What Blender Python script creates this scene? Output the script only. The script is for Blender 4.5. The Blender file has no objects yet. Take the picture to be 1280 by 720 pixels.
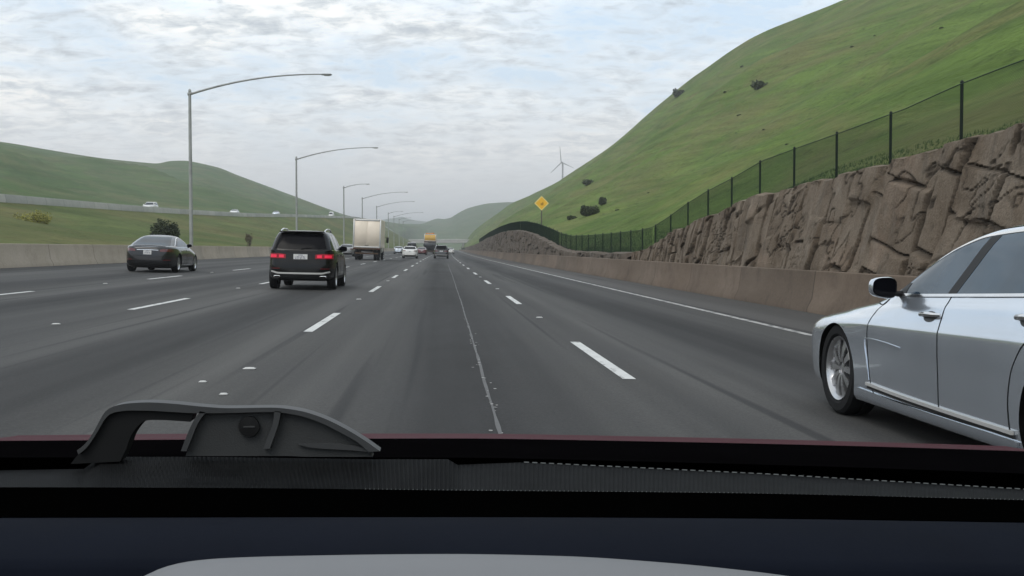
import bpy, math, random
import numpy as np
from mathutils import Vector, Matrix, Euler

random.seed(7)
SC = bpy.context.scene
COL = SC.collection
R = math.radians

# ------------------------------------------------------------------ camera
F_PX, CX, CY, HORIZON, VANISH = 1400.0, 640.0, 360.0, 311.0, 547.0
CAM_Z = 1.21
cam_data = bpy.data.cameras.new("camera")
cam = bpy.data.objects.new("camera", cam_data)
COL.objects.link(cam)
cam_data.sensor_width = 36.0
cam_data.lens = 36.0 * F_PX / 1280.0
cam_data.clip_start, cam_data.clip_end = 0.05, 20000
PITCH = math.atan((CY - HORIZON) / F_PX)
YAW = math.atan((CX - VANISH) / F_PX)
cam.location = (0, 0, CAM_Z)
cam.rotation_euler = (math.pi / 2 - PITCH, 0, -YAW)
SC.camera = cam
CAM_ROT = Euler((math.pi / 2 - PITCH, 0, -YAW)).to_matrix()


def ray(px, py):
    return CAM_ROT @ Vector(((px - CX) / F_PX, (CY - py) / F_PX, -1.0))


def at(px, py, Y):
    """World point seen at a photo pixel, at distance Y along the road."""
    d = ray(px, py)
    k = Y / d.y
    return Vector((d.x * k, Y, CAM_Z + d.z * k))


# ------------------------------------------------------------------ road shape
def bend(Y):
    Y = np.asarray(Y, float)
    return np.where(Y < 300, 2e-5 * Y * Y * (Y > 0), 1.8 + .012 * (Y - 300))


def road_z(X):
    X = np.asarray(X, float)
    Xc = np.clip(X, -16.4, 8.6)
    return np.where(Xc > -5.49, -0.022 * Xc, 0.1208 + 0.035 * (-Xc - 5.49))


def road(X, Y, dz=0.0):
    return Vector((float(X + bend(Y)), Y, float(road_z(X)) + dz))


# ------------------------------------------------------------------ maths
def interp(xs, ys, x):
    """monotone cubic interpolation"""
    xs, ys = np.asarray(xs, float), np.asarray(ys, float)
    x = np.clip(np.asarray(x, float), xs[0], xs[-1])
    h = np.diff(xs); d = np.diff(ys) / h
    m = np.zeros_like(xs)
    m[0], m[-1] = d[0], d[-1]
    for i in range(1, len(xs) - 1):
        if d[i - 1] * d[i] > 0:
            w1, w2 = 2 * h[i] + h[i - 1], h[i] + 2 * h[i - 1]
            m[i] = (w1 + w2) / (w1 / d[i - 1] + w2 / d[i])
    k = np.clip(np.searchsorted(xs, x, side="right") - 1, 0, len(xs) - 2)
    t = (x - xs[k]) / h[k]
    return ((1 + 2 * t) * (1 - t) ** 2 * ys[k] + t * (1 - t) ** 2 * h[k] * m[k]
            + t * t * (3 - 2 * t) * ys[k + 1] + t * t * (t - 1) * h[k] * m[k + 1])


def hash2(i, j, seed=0):
    v = np.sin(i * 127.1 + j * 311.7 + seed * 74.7) * 43758.5453
    return v - np.floor(v)


def vnoise(x, y, seed=0):
    x, y = np.asarray(x, float), np.asarray(y, float)
    i, j = np.floor(x), np.floor(y)
    u, v = x - i, y - j
    u, v = u * u * (3 - 2 * u), v * v * (3 - 2 * v)
    a, b = hash2(i, j, seed), hash2(i + 1, j, seed)
    c, d = hash2(i, j + 1, seed), hash2(i + 1, j + 1, seed)
    return (a * (1 - u) + b * u) * (1 - v) + (c * (1 - u) + d * u) * v - 0.5


def fbm(x, y, octaves=4, seed=0):
    s, a = 0.0, 1.0
    for o in range(octaves):
        s = s + a * vnoise(x * 2 ** o + o * 17.3, y * 2 ** o - o * 9.1, seed + o)
        a *= 0.5
    return s


# ------------------------------------------------------------------ mesh building
class MB:
    def __init__(self):
        self.v, self.f, self.m = [], [], []
        self.mi = 0

    def add(self, verts, faces, mi=None):
        o = len(self.v)
        self.v += [tuple(map(float, p)) for p in verts]
        self.f += [tuple(o + i for i in f) for f in faces]
        self.m += [self.mi if mi is None else mi] * len(faces)

    def box(self, c, s, bevel=0.0, rot=None, taper=(1, 1)):
        """box with chamfered edges; taper scales x,y of the top"""
        hx, hy, hz = s[0] / 2, s[1] / 2, s[2] / 2
        b = min(bevel, hx * .9, hy * .9, hz * .9)
        if b <= 0:
            ring = lambda k, z: [(-hx * k[0], -hy * k[1], z), (hx * k[0], -hy * k[1], z), (hx * k[0], hy * k[1], z), (-hx * k[0], hy * k[1], z)]
            vs = ring((1, 1), -hz) + ring(taper, hz)
            fs = [(3, 2, 1, 0), (4, 5, 6, 7)] + [(i, (i + 1) % 4, 4 + (i + 1) % 4, 4 + i) for i in range(4)]
        else:
            def ring(ix, iy, z, k=(1, 1)):
                a, c_ = hx - ix, hy - iy
                a, c_ = a * k[0], c_ * k[1]
                return [(-a + b, -c_, z), (a - b, -c_, z), (a, -c_ + b, z), (a, c_ - b, z), (a - b, c_, z), (-a + b, c_, z), (-a, c_ - b, z), (-a, -c_ + b, z)]
            vs = ring(b * .7, b * .7, -hz) + ring(0, 0, -hz + b) + ring(0, 0, hz - b, taper) + ring(b * .7, b * .7, hz, taper)
            fs = [tuple(range(7, -1, -1)), tuple(24 + i for i in range(8))]
            for r_ in range(3):
                fs += [(r_ * 8 + i, r_ * 8 + (i + 1) % 8, r_ * 8 + 8 + (i + 1) % 8, r_ * 8 + 8 + i) for i in range(8)]
        M = rot.to_matrix() if isinstance(rot, Euler) else rot
        c = Vector(c)
        self.add([(M @ Vector(p) if M else Vector(p)) + c for p in vs], fs)

    def tube(self, pts, rad, seg=8, caps=True):
        pts = [Vector(p) for p in pts]
        if not hasattr(rad, "__len__"):
            rad = [rad] * len(pts)
        vs, fs = [], []
        up = None
        for i, p in enumerate(pts):
            t = (pts[min(i + 1, len(pts) - 1)] - pts[max(i - 1, 0)]).normalized()
            if up is None:
                up = Vector((0, 0, 1)) if abs(t.z) < .9 else Vector((1, 0, 0))
            a = t.cross(up).normalized(); up = a.cross(t).normalized()
            for k in range(seg):
                an = 2 * math.pi * k / seg
                vs.append(p + (a * math.cos(an) + up * math.sin(an)) * rad[i])
        for i in range(len(pts) - 1):
            for k in range(seg):
                k2 = (k + 1) % seg
                fs.append((i * seg + k, i * seg + k2, (i + 1) * seg + k2, (i + 1) * seg + k))
        if caps:
            fs.append(tuple(range(seg - 1, -1, -1)))
            fs.append(tuple((len(pts) - 1) * seg + k for k in range(seg)))
        self.add(vs, fs)

    def lathe_x(self, prof, c=(0, 0, 0), seg=32, closed=False):
        """revolve (x, r) profile around the x axis"""
        n = len(prof)
        vs, fs = [], []
        for k in range(seg):
            an = 2 * math.pi * k / seg
            for x, r_ in prof:
                vs.append((c[0] + x, c[1] + r_ * math.cos(an), c[2] + r_ * math.sin(an)))
        for k in range(seg):
            k2 = (k + 1) % seg
            for i in range(n if closed else n - 1):
                i2 = (i + 1) % n
                fs.append((k * n + i, k * n + i2, k2 * n + i2, k2 * n + i))
        self.add(vs, fs)

    def grid(self, P, flip=False):
        """P: array (n, m, 3)"""
        n, m = P.shape[:2]
        vs = P.reshape(-1, 3)
        fs = []
        for i in range(n - 1):
            for j in range(m - 1):
                q = (i * m + j, (i + 1) * m + j, (i + 1) * m + j + 1, i * m + j + 1)
                fs.append(q[::-1] if flip else q)
        self.add(vs, fs)

    def prism(self, a, b, off):
        """solid between two polylines a and b (same count), thickened by vector off"""
        n = len(a)
        off = Vector(off)
        a = [Vector(p) for p in a]; b = [Vector(p) for p in b]
        vs = a + b + [p + off for p in a] + [p + off for p in b]
        fs = []
        for i in range(n - 1):
            fs += [(i, i + 1, n + i + 1, n + i), (2 * n + i, 3 * n + i, 3 * n + i + 1, 2 * n + i + 1),
                   (i, 2 * n + i, 2 * n + i + 1, i + 1), (n + i, n + i + 1, 3 * n + i + 1, 3 * n + i)]
        fs += [(0, n, 3 * n, 2 * n), (n - 1, 3 * n - 1, 4 * n - 1, 2 * n - 1)]
        self.add(vs, fs)

    def build(self, name, mats, parent=None, smooth=None, recalc=False):
        me = bpy.data.meshes.new(name)
        me.from_pydata(self.v, [], self.f)
        if not isinstance(mats, (list, tuple)):
            mats = [mats]
        for m in mats:
            me.materials.append(m)
        if len(mats) > 1:
            me.polygons.foreach_set("material_index", self.m)
        if recalc:
            import bmesh
            bm = bmesh.new(); bm.from_mesh(me)
            bmesh.ops.remove_doubles(bm, verts=bm.verts, dist=1e-5)
            bmesh.ops.recalc_face_normals(bm, faces=bm.faces); bm.to_mesh(me); bm.free()
        me.update()
        if smooth is not None:
            smooth_by_angle(me, smooth)
        o = bpy.data.objects.new(name, me)
        COL.objects.link(o)
        if parent is not None:
            o.parent = parent
        return o


def smooth_by_angle(me, deg):
    me.shade_smooth()
    if deg < 180:
        me.set_sharp_from_angle(angle=R(deg))


def empty(name, loc=(0, 0, 0), rz=0.0):
    o = bpy.data.objects.new(name, None)
    o.empty_display_size = 0.3
    COL.objects.link(o)
    o.location = loc
    o.rotation_euler = (0, 0, rz)
    return o


def tag(o, label=None, cat=None, group=None, kind=None):
    if label: o["label"] = label
    if cat: o["category"] = cat
    if group: o["group"] = group
    if kind: o["kind"] = kind
    return o


def copy_tree(o, parent=None):
    c = o.copy()
    COL.objects.link(c)
    c.parent = parent
    for ch in list(KIDS.get(o.name, [])) or [x for x in bpy.data.objects if x.parent == o]:
        copy_tree(ch, c)
    return c


KIDS = {}


# ------------------------------------------------------------------ materials
def new_mat(name):
    m = bpy.data.materials.new(name)
    m.use_nodes = True
    nt = m.node_tree
    return m, nt, nt.nodes["Principled BSDF"]


def node(nt, t, **kw):
    n = nt.nodes.new(t)
    for k, v in kw.items():
        if k.startswith("in_"):
            key = k[3:]
            n.inputs[int(key) if key.isdigit() else key].default_value = v
        else:
            setattr(n, k, v)
    return n


def ramp(nt, fac, stops):
    n = nt.nodes.new("ShaderNodeValToRGB")
    e = n.color_ramp.elements
    while len(e) < len(stops): e.new(0.5)
    for el, (p, c) in zip(e, stops):
        el.position = p
        el.color = (*c, 1) if len(c) == 3 else c
    nt.links.new(fac, n.inputs[0])
    return n.outputs[0]


def mixc(nt, fac, a, b, blend="MIX"):
    n = nt.nodes.new("ShaderNodeMix"); n.data_type = "RGBA"; n.blend_type = blend
    for sock, val in ((n.inputs[0], fac), (n.inputs[6], a), (n.inputs[7], b)):
        if hasattr(val, "is_linked"): nt.links.new(val, sock)
        elif isinstance(val, (int, float)): sock.default_value = val
        else: sock.default_value = (*val, 1)
    return n.outputs[2]


def math_n(nt, op, a, b=None, c=None, clamp=False):
    n = nt.nodes.new("ShaderNodeMath"); n.operation = op; n.use_clamp = clamp
    for i, v in enumerate((a, b, c)):
        if v is None: continue
        if hasattr(v, "is_linked"): nt.links.new(v, n.inputs[i])
        else: n.inputs[i].default_value = v
    return n.outputs[0]


def noise(nt, vec, scale, detail=4, rough=0.55, dist=0.0, stretch=None):
    if stretch is not None:
        mp = node(nt, "ShaderNodeMapping"); mp.inputs["Scale"].default_value = stretch
        nt.links.new(vec, mp.inputs[0]); vec = mp.outputs[0]
    n = node(nt, "ShaderNodeTexNoise")
    n.inputs["Scale"].default_value = scale; n.inputs["Detail"].default_value = detail
    n.inputs["Roughness"].default_value = rough; n.inputs["Distortion"].default_value = dist
    nt.links.new(vec, n.inputs["Vector"])
    return n.outputs["Fac"]


def bump(nt, height, strength, dist, bs):
    b = node(nt, "ShaderNodeBump"); b.inputs["Strength"].default_value = strength; b.inputs["Distance"].default_value = dist
    nt.links.new(height, b.inputs["Height"]); nt.links.new(b.outputs[0], bs.inputs["Normal"])


def coords(nt, which="Object"):
    return node(nt, "ShaderNodeTexCoord").outputs[which]


def plain(name, col, rough=0.5, metal=0.0, coat=0.0, var=0.12, scale=3.0, spec=0.5, emit=None, es=0.0, bmp=0.0):
    """procedural paint / plastic / metal with slight uneven tone and gloss"""
    m, nt, bs = new_mat(name)
    co = coords(nt)
    n = noise(nt, co, scale, 5)
    lo = tuple(c * (1 - var) for c in col); hi = tuple(min(1, c * (1 + var)) for c in col)
    nt.links.new(ramp(nt, n, [(0.3, lo), (0.7, hi)]), bs.inputs["Base Color"])
    rr = math_n(nt, "MULTIPLY_ADD", n, 0.12, max(0.0, rough - 0.06))
    nt.links.new(rr, bs.inputs["Roughness"])
    bs.inputs["Metallic"].default_value = metal
    bs.inputs["Coat Weight"].default_value = coat
    bs.inputs["Coat Roughness"].default_value = 0.04
    bs.inputs["Specular IOR Level"].default_value = spec
    if emit:
        bs.inputs["Emission Color"].default_value = (*emit, 1)
        bs.inputs["Emission Strength"].default_value = es
    if bmp:
        bump(nt, noise(nt, co, 900, 2), bmp, 0.001, bs)
    return m


M = {}
def paint(name, col, metal=0.0, rough=0.3):
    M[name] = plain(name, col, rough, metal, 1.0, 0.05, 1.5)
paint("silver_paint", (0.67, 0.72, 0.79), 0.80, 0.20)
M["black_paint"] = plain("black_paint", (0.0030, 0.0028, 0.0030), 0.22, 0, .18, .05, 1.5, .25)
M["graphite_paint"] = plain("graphite_paint", (0.013, 0.0135, 0.016), .22, .3, .7, .05, 1.5, .4)
paint("white_paint", (0.78, 0.77, 0.74))
paint("red_paint", (0.12, 0.012, 0.014))
paint("dark_red_paint", (0.06, 0.012, 0.014))
paint("dark_paint", (0.02, 0.021, 0.024))
paint("grey_paint", (0.25, 0.25, 0.25), 0.4)
M["glass"] = plain("tinted_glass", (0.010, 0.013, 0.017), 0.10, 0, 0, 0.1, 1.0, 0.35)
M["blue_glass"] = plain("blue_tinted_glass", (0.034, 0.066, 0.100), 0.03, 0, 0, 0.35, .9, 0.45)  # pale blue sky reflection is put into the base colour
M["dark_glass"] = plain("privacy_glass", (0.003, 0.003, 0.005), 0.12, 0, 0, 0.1, 1.0, 0.10)
M["rubber"] = plain("tyre_rubber", (0.016, 0.016, 0.017), 0.8, 0, 0, 0.2, 20, 0.2)
M["black_plastic"] = plain("black_plastic", (0.012, 0.012, 0.013), 0.55, 0, 0, 0.2, 10, 0.3)
M["liner"] = plain("wheel_well_lining", (0.004, 0.004, 0.004), 0.9, 0, 0, 0.2, 10, 0.1)
M["chrome"] = plain("chrome_trim", (0.75, 0.75, 0.76), 0.15, 1.0, 0, 0.05, 5)
M["bright_trim"] = plain("satin_bright_trim", (0.62, 0.61, 0.59), 0.35, 0.1, 0.5, 0.05, 5)  # chrome trim; pale base colour stands in for its sky reflection
M["alloy"] = plain("wheel_alloy", (0.55, 0.55, 0.56), 0.28, 0.9, 0, 0.1, 8)
M["dark_alloy"] = plain("dark_wheel_alloy", (0.06, 0.06, 0.062), 0.4, 0.7, 0, 0.1, 8)
M["tail_lit"] = plain("lit_tail_lamp", (0.14, 0.003, 0.008), 0.3, 0, 0, 0.1, 6, 0.3, (1.0, 0.010, 0.045), .09)
M["tail_bright"] = plain("lit_tail_lamp_core", (0.3, 0.01, 0.03), 0.3, 0, 0, 0.1, 6, 0.3, (1.0, 0.030, 0.085), .50)
M["tail_off"] = plain("unlit_tail_lamp", (0.10, 0.008, 0.01), 0.15, 0, 1, 0.15, 6)
M["reflector"] = plain("clear_reflector", (0.7, 0.7, 0.68), 0.2, 0.3, 1, 0.1, 6)
M["plate"] = plain("plate_white", (0.75, 0.75, 0.74), 0.4, 0, 0, 0.04, 20)
M["plate_ink"] = plain("plate_lettering", (0.06, 0.07, 0.16), 0.5, 0, 0, 0.1, 20)
M["gap"] = plain("panel_gap", (0.004, 0.004, 0.004), 0.9, 0, 0, 0.1, 10, 0.1)
M["galvanised"] = plain("galvanised_steel", (0.36, 0.37, 0.365), 0.55, 0.25, 0, 0.2, 1.2)
M["lamp_lens"] = plain("lamp_lens", (0.5, 0.5, 0.47), 0.3, 0, 0, 0.1, 8)
# ------------------------------------------------------------------ cars
class CarShape:
    """car body as stacked plan outlines: rings of (z, front y, rear y, half width, front n, rear n)"""
    def __init__(self, rings, wheels, tyre_r, flare=0.012, sub=4):
        r = np.array(rings, float)
        self.u = np.arange(len(r)); self.r = r; self.gap = .045
        self.wheels, self.tr, self.flare = wheels, tyre_r, flare
        uu = np.linspace(0, len(r) - 1, (len(r) - 1) * sub + 1)
        self.levels = np.stack([interp(self.u, r[:, k], uu) for k in range(6)], 1)

    def at(self, z):
        z = np.clip(np.asarray(z, float), self.levels[0, 0], self.levels[-1, 0])
        return [np.interp(z, self.levels[:, 0], self.levels[:, k]) for k in range(1, 6)]

    def fl(self, y, z):
        s = 0
        for wy in self.wheels:
            d = np.hypot(np.asarray(y) - wy, np.asarray(z) - self.tr)
            s = s + self.flare * np.exp(-((d - self.tr * 1.1) / (self.tr * .3)) ** 2)
        return s

    def X(self, y, z):
        f, r, w, nf, nr = self.at(z)
        mid, half = (f + r) / 2, np.maximum((f - r) / 2, 1e-4)
        v = np.clip((np.asarray(y) - mid) / half, -0.9995, 0.9995)
        n = np.where(v > 0, nf, nr)
        return w * (1 - np.abs(v) ** n) ** (1 / n) + self.fl(y, z)

    def Yrear(self, x, z):
        f, r, w, nf, nr = self.at(z)
        mid, half = (f + r) / 2, (f - r) / 2
        u = np.clip(np.abs(x) / np.maximum(w, 1e-4), 0, 0.9995)
        return mid - half * (1 - u ** nr) ** (1 / nr)

    def Yfront(self, x, z):
        f, r, w, nf, nr = self.at(z)
        mid, half = (f + r) / 2, (f - r) / 2
        u = np.clip(np.abs(x) / np.maximum(w, 1e-4), 0, 0.9995)
        return mid + half * (1 - u ** nf) ** (1 / nf)

    def mesh(self, ny=44, nx=18):
        pts = []
        sp = lambda n: np.sin(np.linspace(-1, 1, n, endpoint=False) * math.pi / 2 * .96) / math.sin(math.pi / 2 * .96)
        for v in sp(ny): pts.append((1, v))
        for u in -sp(nx): pts.append((u, 1))
        for v in -sp(ny): pts.append((-1, v))
        for u in sp(nx): pts.append((u, -1))
        pts = np.array(pts)
        mb = MB(); n = len(pts); vs = []; fs = []
        for (z, f, r, w, nf, nr) in self.levels:
            mid, half = (f + r) / 2, (f - r) / 2
            nn = np.where(pts[:, 1] > 0, nf, nr)
            k = (np.abs(pts[:, 0]) ** nn + np.abs(pts[:, 1]) ** nn) ** (-1 / nn)
            x, y = pts[:, 0] * k * w, pts[:, 1] * k * half + mid
            side = np.clip((np.abs(pts[:, 0] * k) - .7) / .3, 0, 1)
            x = x + np.sign(x) * self.fl(y, z) * side
            vs += list(zip(x, y, np.full(n, z)))
        L = len(self.levels)
        for i in range(L - 1):
            for j in range(n):
                j2 = (j + 1) % n
                fs.append((i * n + j, i * n + j2, (i + 1) * n + j2, (i + 1) * n + j))
        fs.append(tuple(range(n - 1, -1, -1))); fs.append(tuple((L - 1) * n + j for j in range(n)))
        mb.add(vs, fs)
        return mb

    # -- panels laid on the skin
    def side_panel(self, mb, bot, top, off, nt=6, sides=(-1, 1), depth=0.012):
        bot, top = np.array(bot, float), np.array(top, float)
        t = np.linspace(0, 1, nt + 1)[:, None, None]
        yz = bot[None] * (1 - t) + top[None] * t
        for s in sides:
            x = (self.X(yz[..., 0], yz[..., 1]) + off) * s
            P = np.stack([x, yz[..., 0], yz[..., 1]], -1)
            self.plate(mb, P, np.array([-s * depth, 0, 0]))

    def rear_panel(self, mb, bot, top, off, nt=6, depth=0.012, front=False):
        bot, top = np.array(bot, float), np.array(top, float)
        t = np.linspace(0, 1, nt + 1)[:, None, None]
        xz = bot[None] * (1 - t) + top[None] * t
        y = (self.Yfront if front else self.Yrear)(xz[..., 0], xz[..., 1]) + (off if front else -off)
        P = np.stack([xz[..., 0], y, xz[..., 1]], -1)
        self.plate(mb, P, np.array([0, -depth if front else depth, 0]))

    @staticmethod
    def plate(mb, P, inward):
        mb.grid(P)
        Q = P + inward
        for a, b in ((P[0], Q[0]), (P[-1], Q[-1]), (P[:, 0], Q[:, 0]), (P[:, -1], Q[:, -1])):
            mb.grid(np.stack([a, b], 0))

    def side_line(self, mb, path, width, off, sides=(-1, 1), depth=0.01):
        """thin strip along a (y,z) path"""
        p = np.array(path, float)
        d = np.gradient(p, axis=0); d /= np.linalg.norm(d, axis=1)[:, None] + 1e-9
        nrm = np.stack([-d[:, 1], d[:, 0]], 1) * width / 2
        self.side_panel(mb, p - nrm, p + nrm, off, 1, sides, depth)

    def rear_line(self, mb, path, width, off, depth=0.01):
        p = np.array(path, float)
        d = np.gradient(p, axis=0); d /= np.linalg.norm(d, axis=1)[:, None] + 1e-9
        nrm = np.stack([-d[:, 1], d[:, 0]], 1) * width / 2
        self.rear_panel(mb, p - nrm, p + nrm, off, 1, depth)

    def body(self, parent, paint_mat, wheel_x):
        b = self.mesh().build("body", [paint_mat, M["liner"]], parent)
        cut = MB(); cut.mi = 1
        for wy in self.wheels:
            for s in (-1, 1):
                r_ = self.tr + self.gap
                cut.lathe_x([(-.20, 0.001), (-.20, r_), (.24, r_), (.24, 0.001)], (s * wheel_x, wy, self.tr + .01), 48)
        c = cut.build("cutter", [paint_mat, M["liner"]], recalc=True)
        md = b.modifiers.new("wells", "BOOLEAN"); md.operation = "DIFFERENCE"; md.object = c; md.solver = "EXACT"
        dg = bpy.context.evaluated_depsgraph_get()
        me = bpy.data.meshes.new_from_object(b.evaluated_get(dg))
        b.modifiers.clear(); old = b.data; b.data = me; me.name = "body"
        bpy.data.objects.remove(c); bpy.data.meshes.remove(old)
        smooth_by_angle(me, 33)
        return b


def curve_pts(pts, n):
    """smooth resample of a polyline by chord length"""
    p = np.array(pts, float)
    s = np.concatenate([[0], np.cumsum(np.hypot(*np.diff(p, axis=0).T))])
    q = np.linspace(0, s[-1], n)
    return np.stack([interp(s, p[:, 0], q), interp(s, p[:, 1], q)], 1)


def make_wheel(parent, x, y, r, w, side, spokes=10, detail=True, alloy="alloy"):
    root = empty("wheel"); root.parent = parent; root.location = (x, y, r)
    t = MB(); ri = r * .70
    h = w / 2
    t.lathe_x([(-h * .8, ri), (-h, ri + .02), (-h, r - .03), (-h * .82, r - .006), (-h * .5, r), (-.012, r), (-.008, r - .008), (.008, r - .008), (.012, r),
               (h * .5, r), (h * .82, r - .006), (h, r - .03), (h, ri + .02), (h * .8, ri)], seg=48 if detail else 24, closed=True)
    t.build("tyre", M["rubber"], root, 35)
    m = MB(); s = side
    m.lathe_x([(s * h * .78, ri + .004), (s * h * .92, ri - .004), (s * h * .80, ri - .022), (s * h * .1, ri - .05), (-s * h * .8, ri - .02)], seg=48 if detail else 24)
    m.lathe_x([(s * h * .62, 0.0), (s * h * .62, .03), (s * h * .5, .07), (s * h * .2, .075)], seg=20)
    for k in range(spokes):
        a0 = 2 * math.pi * k / spokes
        for d in ((-.09, .09) if detail else (0,)):
            pr, pt = [], []
            for q, rr in enumerate(np.linspace(.05, ri - .008, 6)):
                an = a0 + d * (rr / ri) ** .6 * (10 / spokes)
                wd = (.011 + .006 * (rr / ri)) if detail else .028
                cx_ = s * (h * .60 + .03 * math.sin(math.pi * rr / ri) * .6 + (.012 if q == 5 else 0))
                e = Vector((0, math.cos(an), math.sin(an))); tn = Vector((0, -math.sin(an), math.cos(an)))
                pr.append(Vector((cx_, 0, 0)) + e * rr - tn * wd); pt.append(Vector((cx_, 0, 0)) + e * rr + tn * wd)
            m.prism(pr, pt, (-s * .028, 0, 0))
    m.build("rim", M[alloy], root, 40, recalc=True)
    b = MB()
    b.lathe_x([(s * h * .02, 0.0), (s * h * .02, ri * .72), (-s * h * .1, ri * .72)], seg=28)
    b.lathe_x([(-s * h * .3, 0.0), (-s * h * .3, ri - .03)], seg=28)
    b.build("brake_disc", M["dark_alloy"], root, 30)
    return root


def mirrors(sh, parent, y, z, mat, sides=(-1, 1), size=(.21, .10, .15), x0=None):
    X0 = x0
    for s in sides:
        x0 = X0 or float(sh.X(y, z))
        mb = MB(); cx_ = s * (x0 + .13)
        P = []
        for k, (dy, sc) in enumerate(((-.045, .94), (-.03, 1.0), (.02, .98), (.06, .82), (.085, .5), (.092, .1))):
            ring = []
            for a in np.linspace(0, 2 * math.pi, 24, endpoint=False):
                c_, s_ = math.cos(a), math.sin(a)
                q = (abs(c_) ** 3.2 + abs(s_) ** 3.2) ** (-1 / 3.2)
                taper = 1 - .22 * (c_ * s) * (1 if s_ < 0 else .35)
                ring.append((cx_ + s * 0 + c_ * q * size[0] / 2 * sc, y + dy - s * c_ * .015, z + .01 + s_ * q * size[2] / 2 * sc * taper))
            P.append(ring + ring[:1])
        mb.grid(np.array(P))
        mb.add(P[-1][:-1], [tuple(range(24))])
        h = mb.build("mirror", mat, parent, 50, recalc=True)
        g = MB(); ring = [(cx_ + (p[0] - cx_) * .90, y - .042 - s * (p[0] - cx_) * .1, z + .01 + (p[2] - z - .01) * .86) for p in P[0][:-1]]
        g.add(ring, [tuple(range(24))])
        g.add([(p[0], p[1] + .03, p[2]) for p in P[0][:-1]], [tuple(range(24))])
        g.build("mirror_glass", M["dark_glass"], h)
        a = MB(); a.box((s * (x0 + .015), y + .02, z - .03), (.12, .06, .035), .01)
        a.build("mirror_arm", M["black_plastic"], h, 40)


def plate_part(sh, parent, x, z, w=.305, h=.152, off=.012, y=None, marks="7XKM402"):
    yy = float(sh.Yrear(abs(x), z)) - off if y is None else y
    p = MB(); p.box((x, yy, z), (w, .008, h), .003)
    pl = p.build("number_plate", M["plate"], parent)
    k = MB()
    n = 7; cw = w * .78 / n
    for i in range(n):       # blurred characters: strokes only, nothing legible in the photo
        cx_ = x - w * .39 + cw * (i + .5)
        k.box((cx_ - cw * .28, yy - .0055, z - .008), (cw * .16, .003, h * .40))
        if i % 2: k.box((cx_ + cw * .24, yy - .0055, z - .008), (cw * .16, .003, h * .40))
        k.box((cx_ - cw * .02, yy - .0055, z - .008 + h * (.17 if i % 3 else -.17)), (cw * .52, .003, h * .07))
    k.box((x, yy - .0055, z + h * .36), (w * .34, .003, h * .09))
    k.build("lettering", M["plate_ink"], pl)
    return pl


def two_sides(sh, name, bot, top, off, mat, parent, nt=6):
    for s in (-1, 1):
        mb = MB(); sh.side_panel(mb, bot, top, off, nt, (s,)); mb.build(name, mat, parent, 45)


def split_lr(root):
    """trim that runs along both flanks becomes one piece per flank"""
    for o in [x for x in bpy.data.objects if x.parent == root and x.name.split(".")[0] in ("window_trim", "panel_gap", "roof_gutter", "fender_crease", "sill_trim")]:
        me = o.data; co = np.zeros(len(me.vertices) * 3); me.vertices.foreach_get("co", co); co = co.reshape(-1, 3)
        fs = [tuple(p.vertices) for p in me.polygons]
        side = [int(np.sign(round(float(np.mean(co[list(f), 0])), 3))) if abs(float(np.mean(co[list(f), 0]))) > .3 else 0 for f in fs]
        if len(set(side) - {0}) < 2: continue
        name, mat = o.name.split(".")[0], me.materials[0]
        bpy.data.objects.remove(o); 
        for s in (-1, 1):
            sel = [f for f, q in zip(fs, side) if q == s or (q == 0 and s == 1)]
            used = sorted({i for f in sel for i in f}); mp = {a: b for b, a in enumerate(used)}
            mb = MB(); mb.add(co[used], [tuple(mp[i] for i in f) for f in sel]); mb.build(name, mat, root, 50)
        bpy.data.meshes.remove(me)


# ---- side glass from outline points: bottom belt line and top arch
def side_glass(sh, parent, splits, belt, arch, mat, name="side_window", off=.004, n=14):
    """splits: list of ((yb0,yt0),(yb1,yt1)) front->rear glass edges; belt/arch: z as functions of y"""
    for (b0, t0), (b1, t1) in splits:
        yb = np.linspace(b0, b1, n); yt = np.linspace(t0, t1, n)
        two_sides(sh, name, np.stack([yb, belt(yb)], 1), np.stack([yt, arch(yt)], 1), off, mat, parent, 6)


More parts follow.
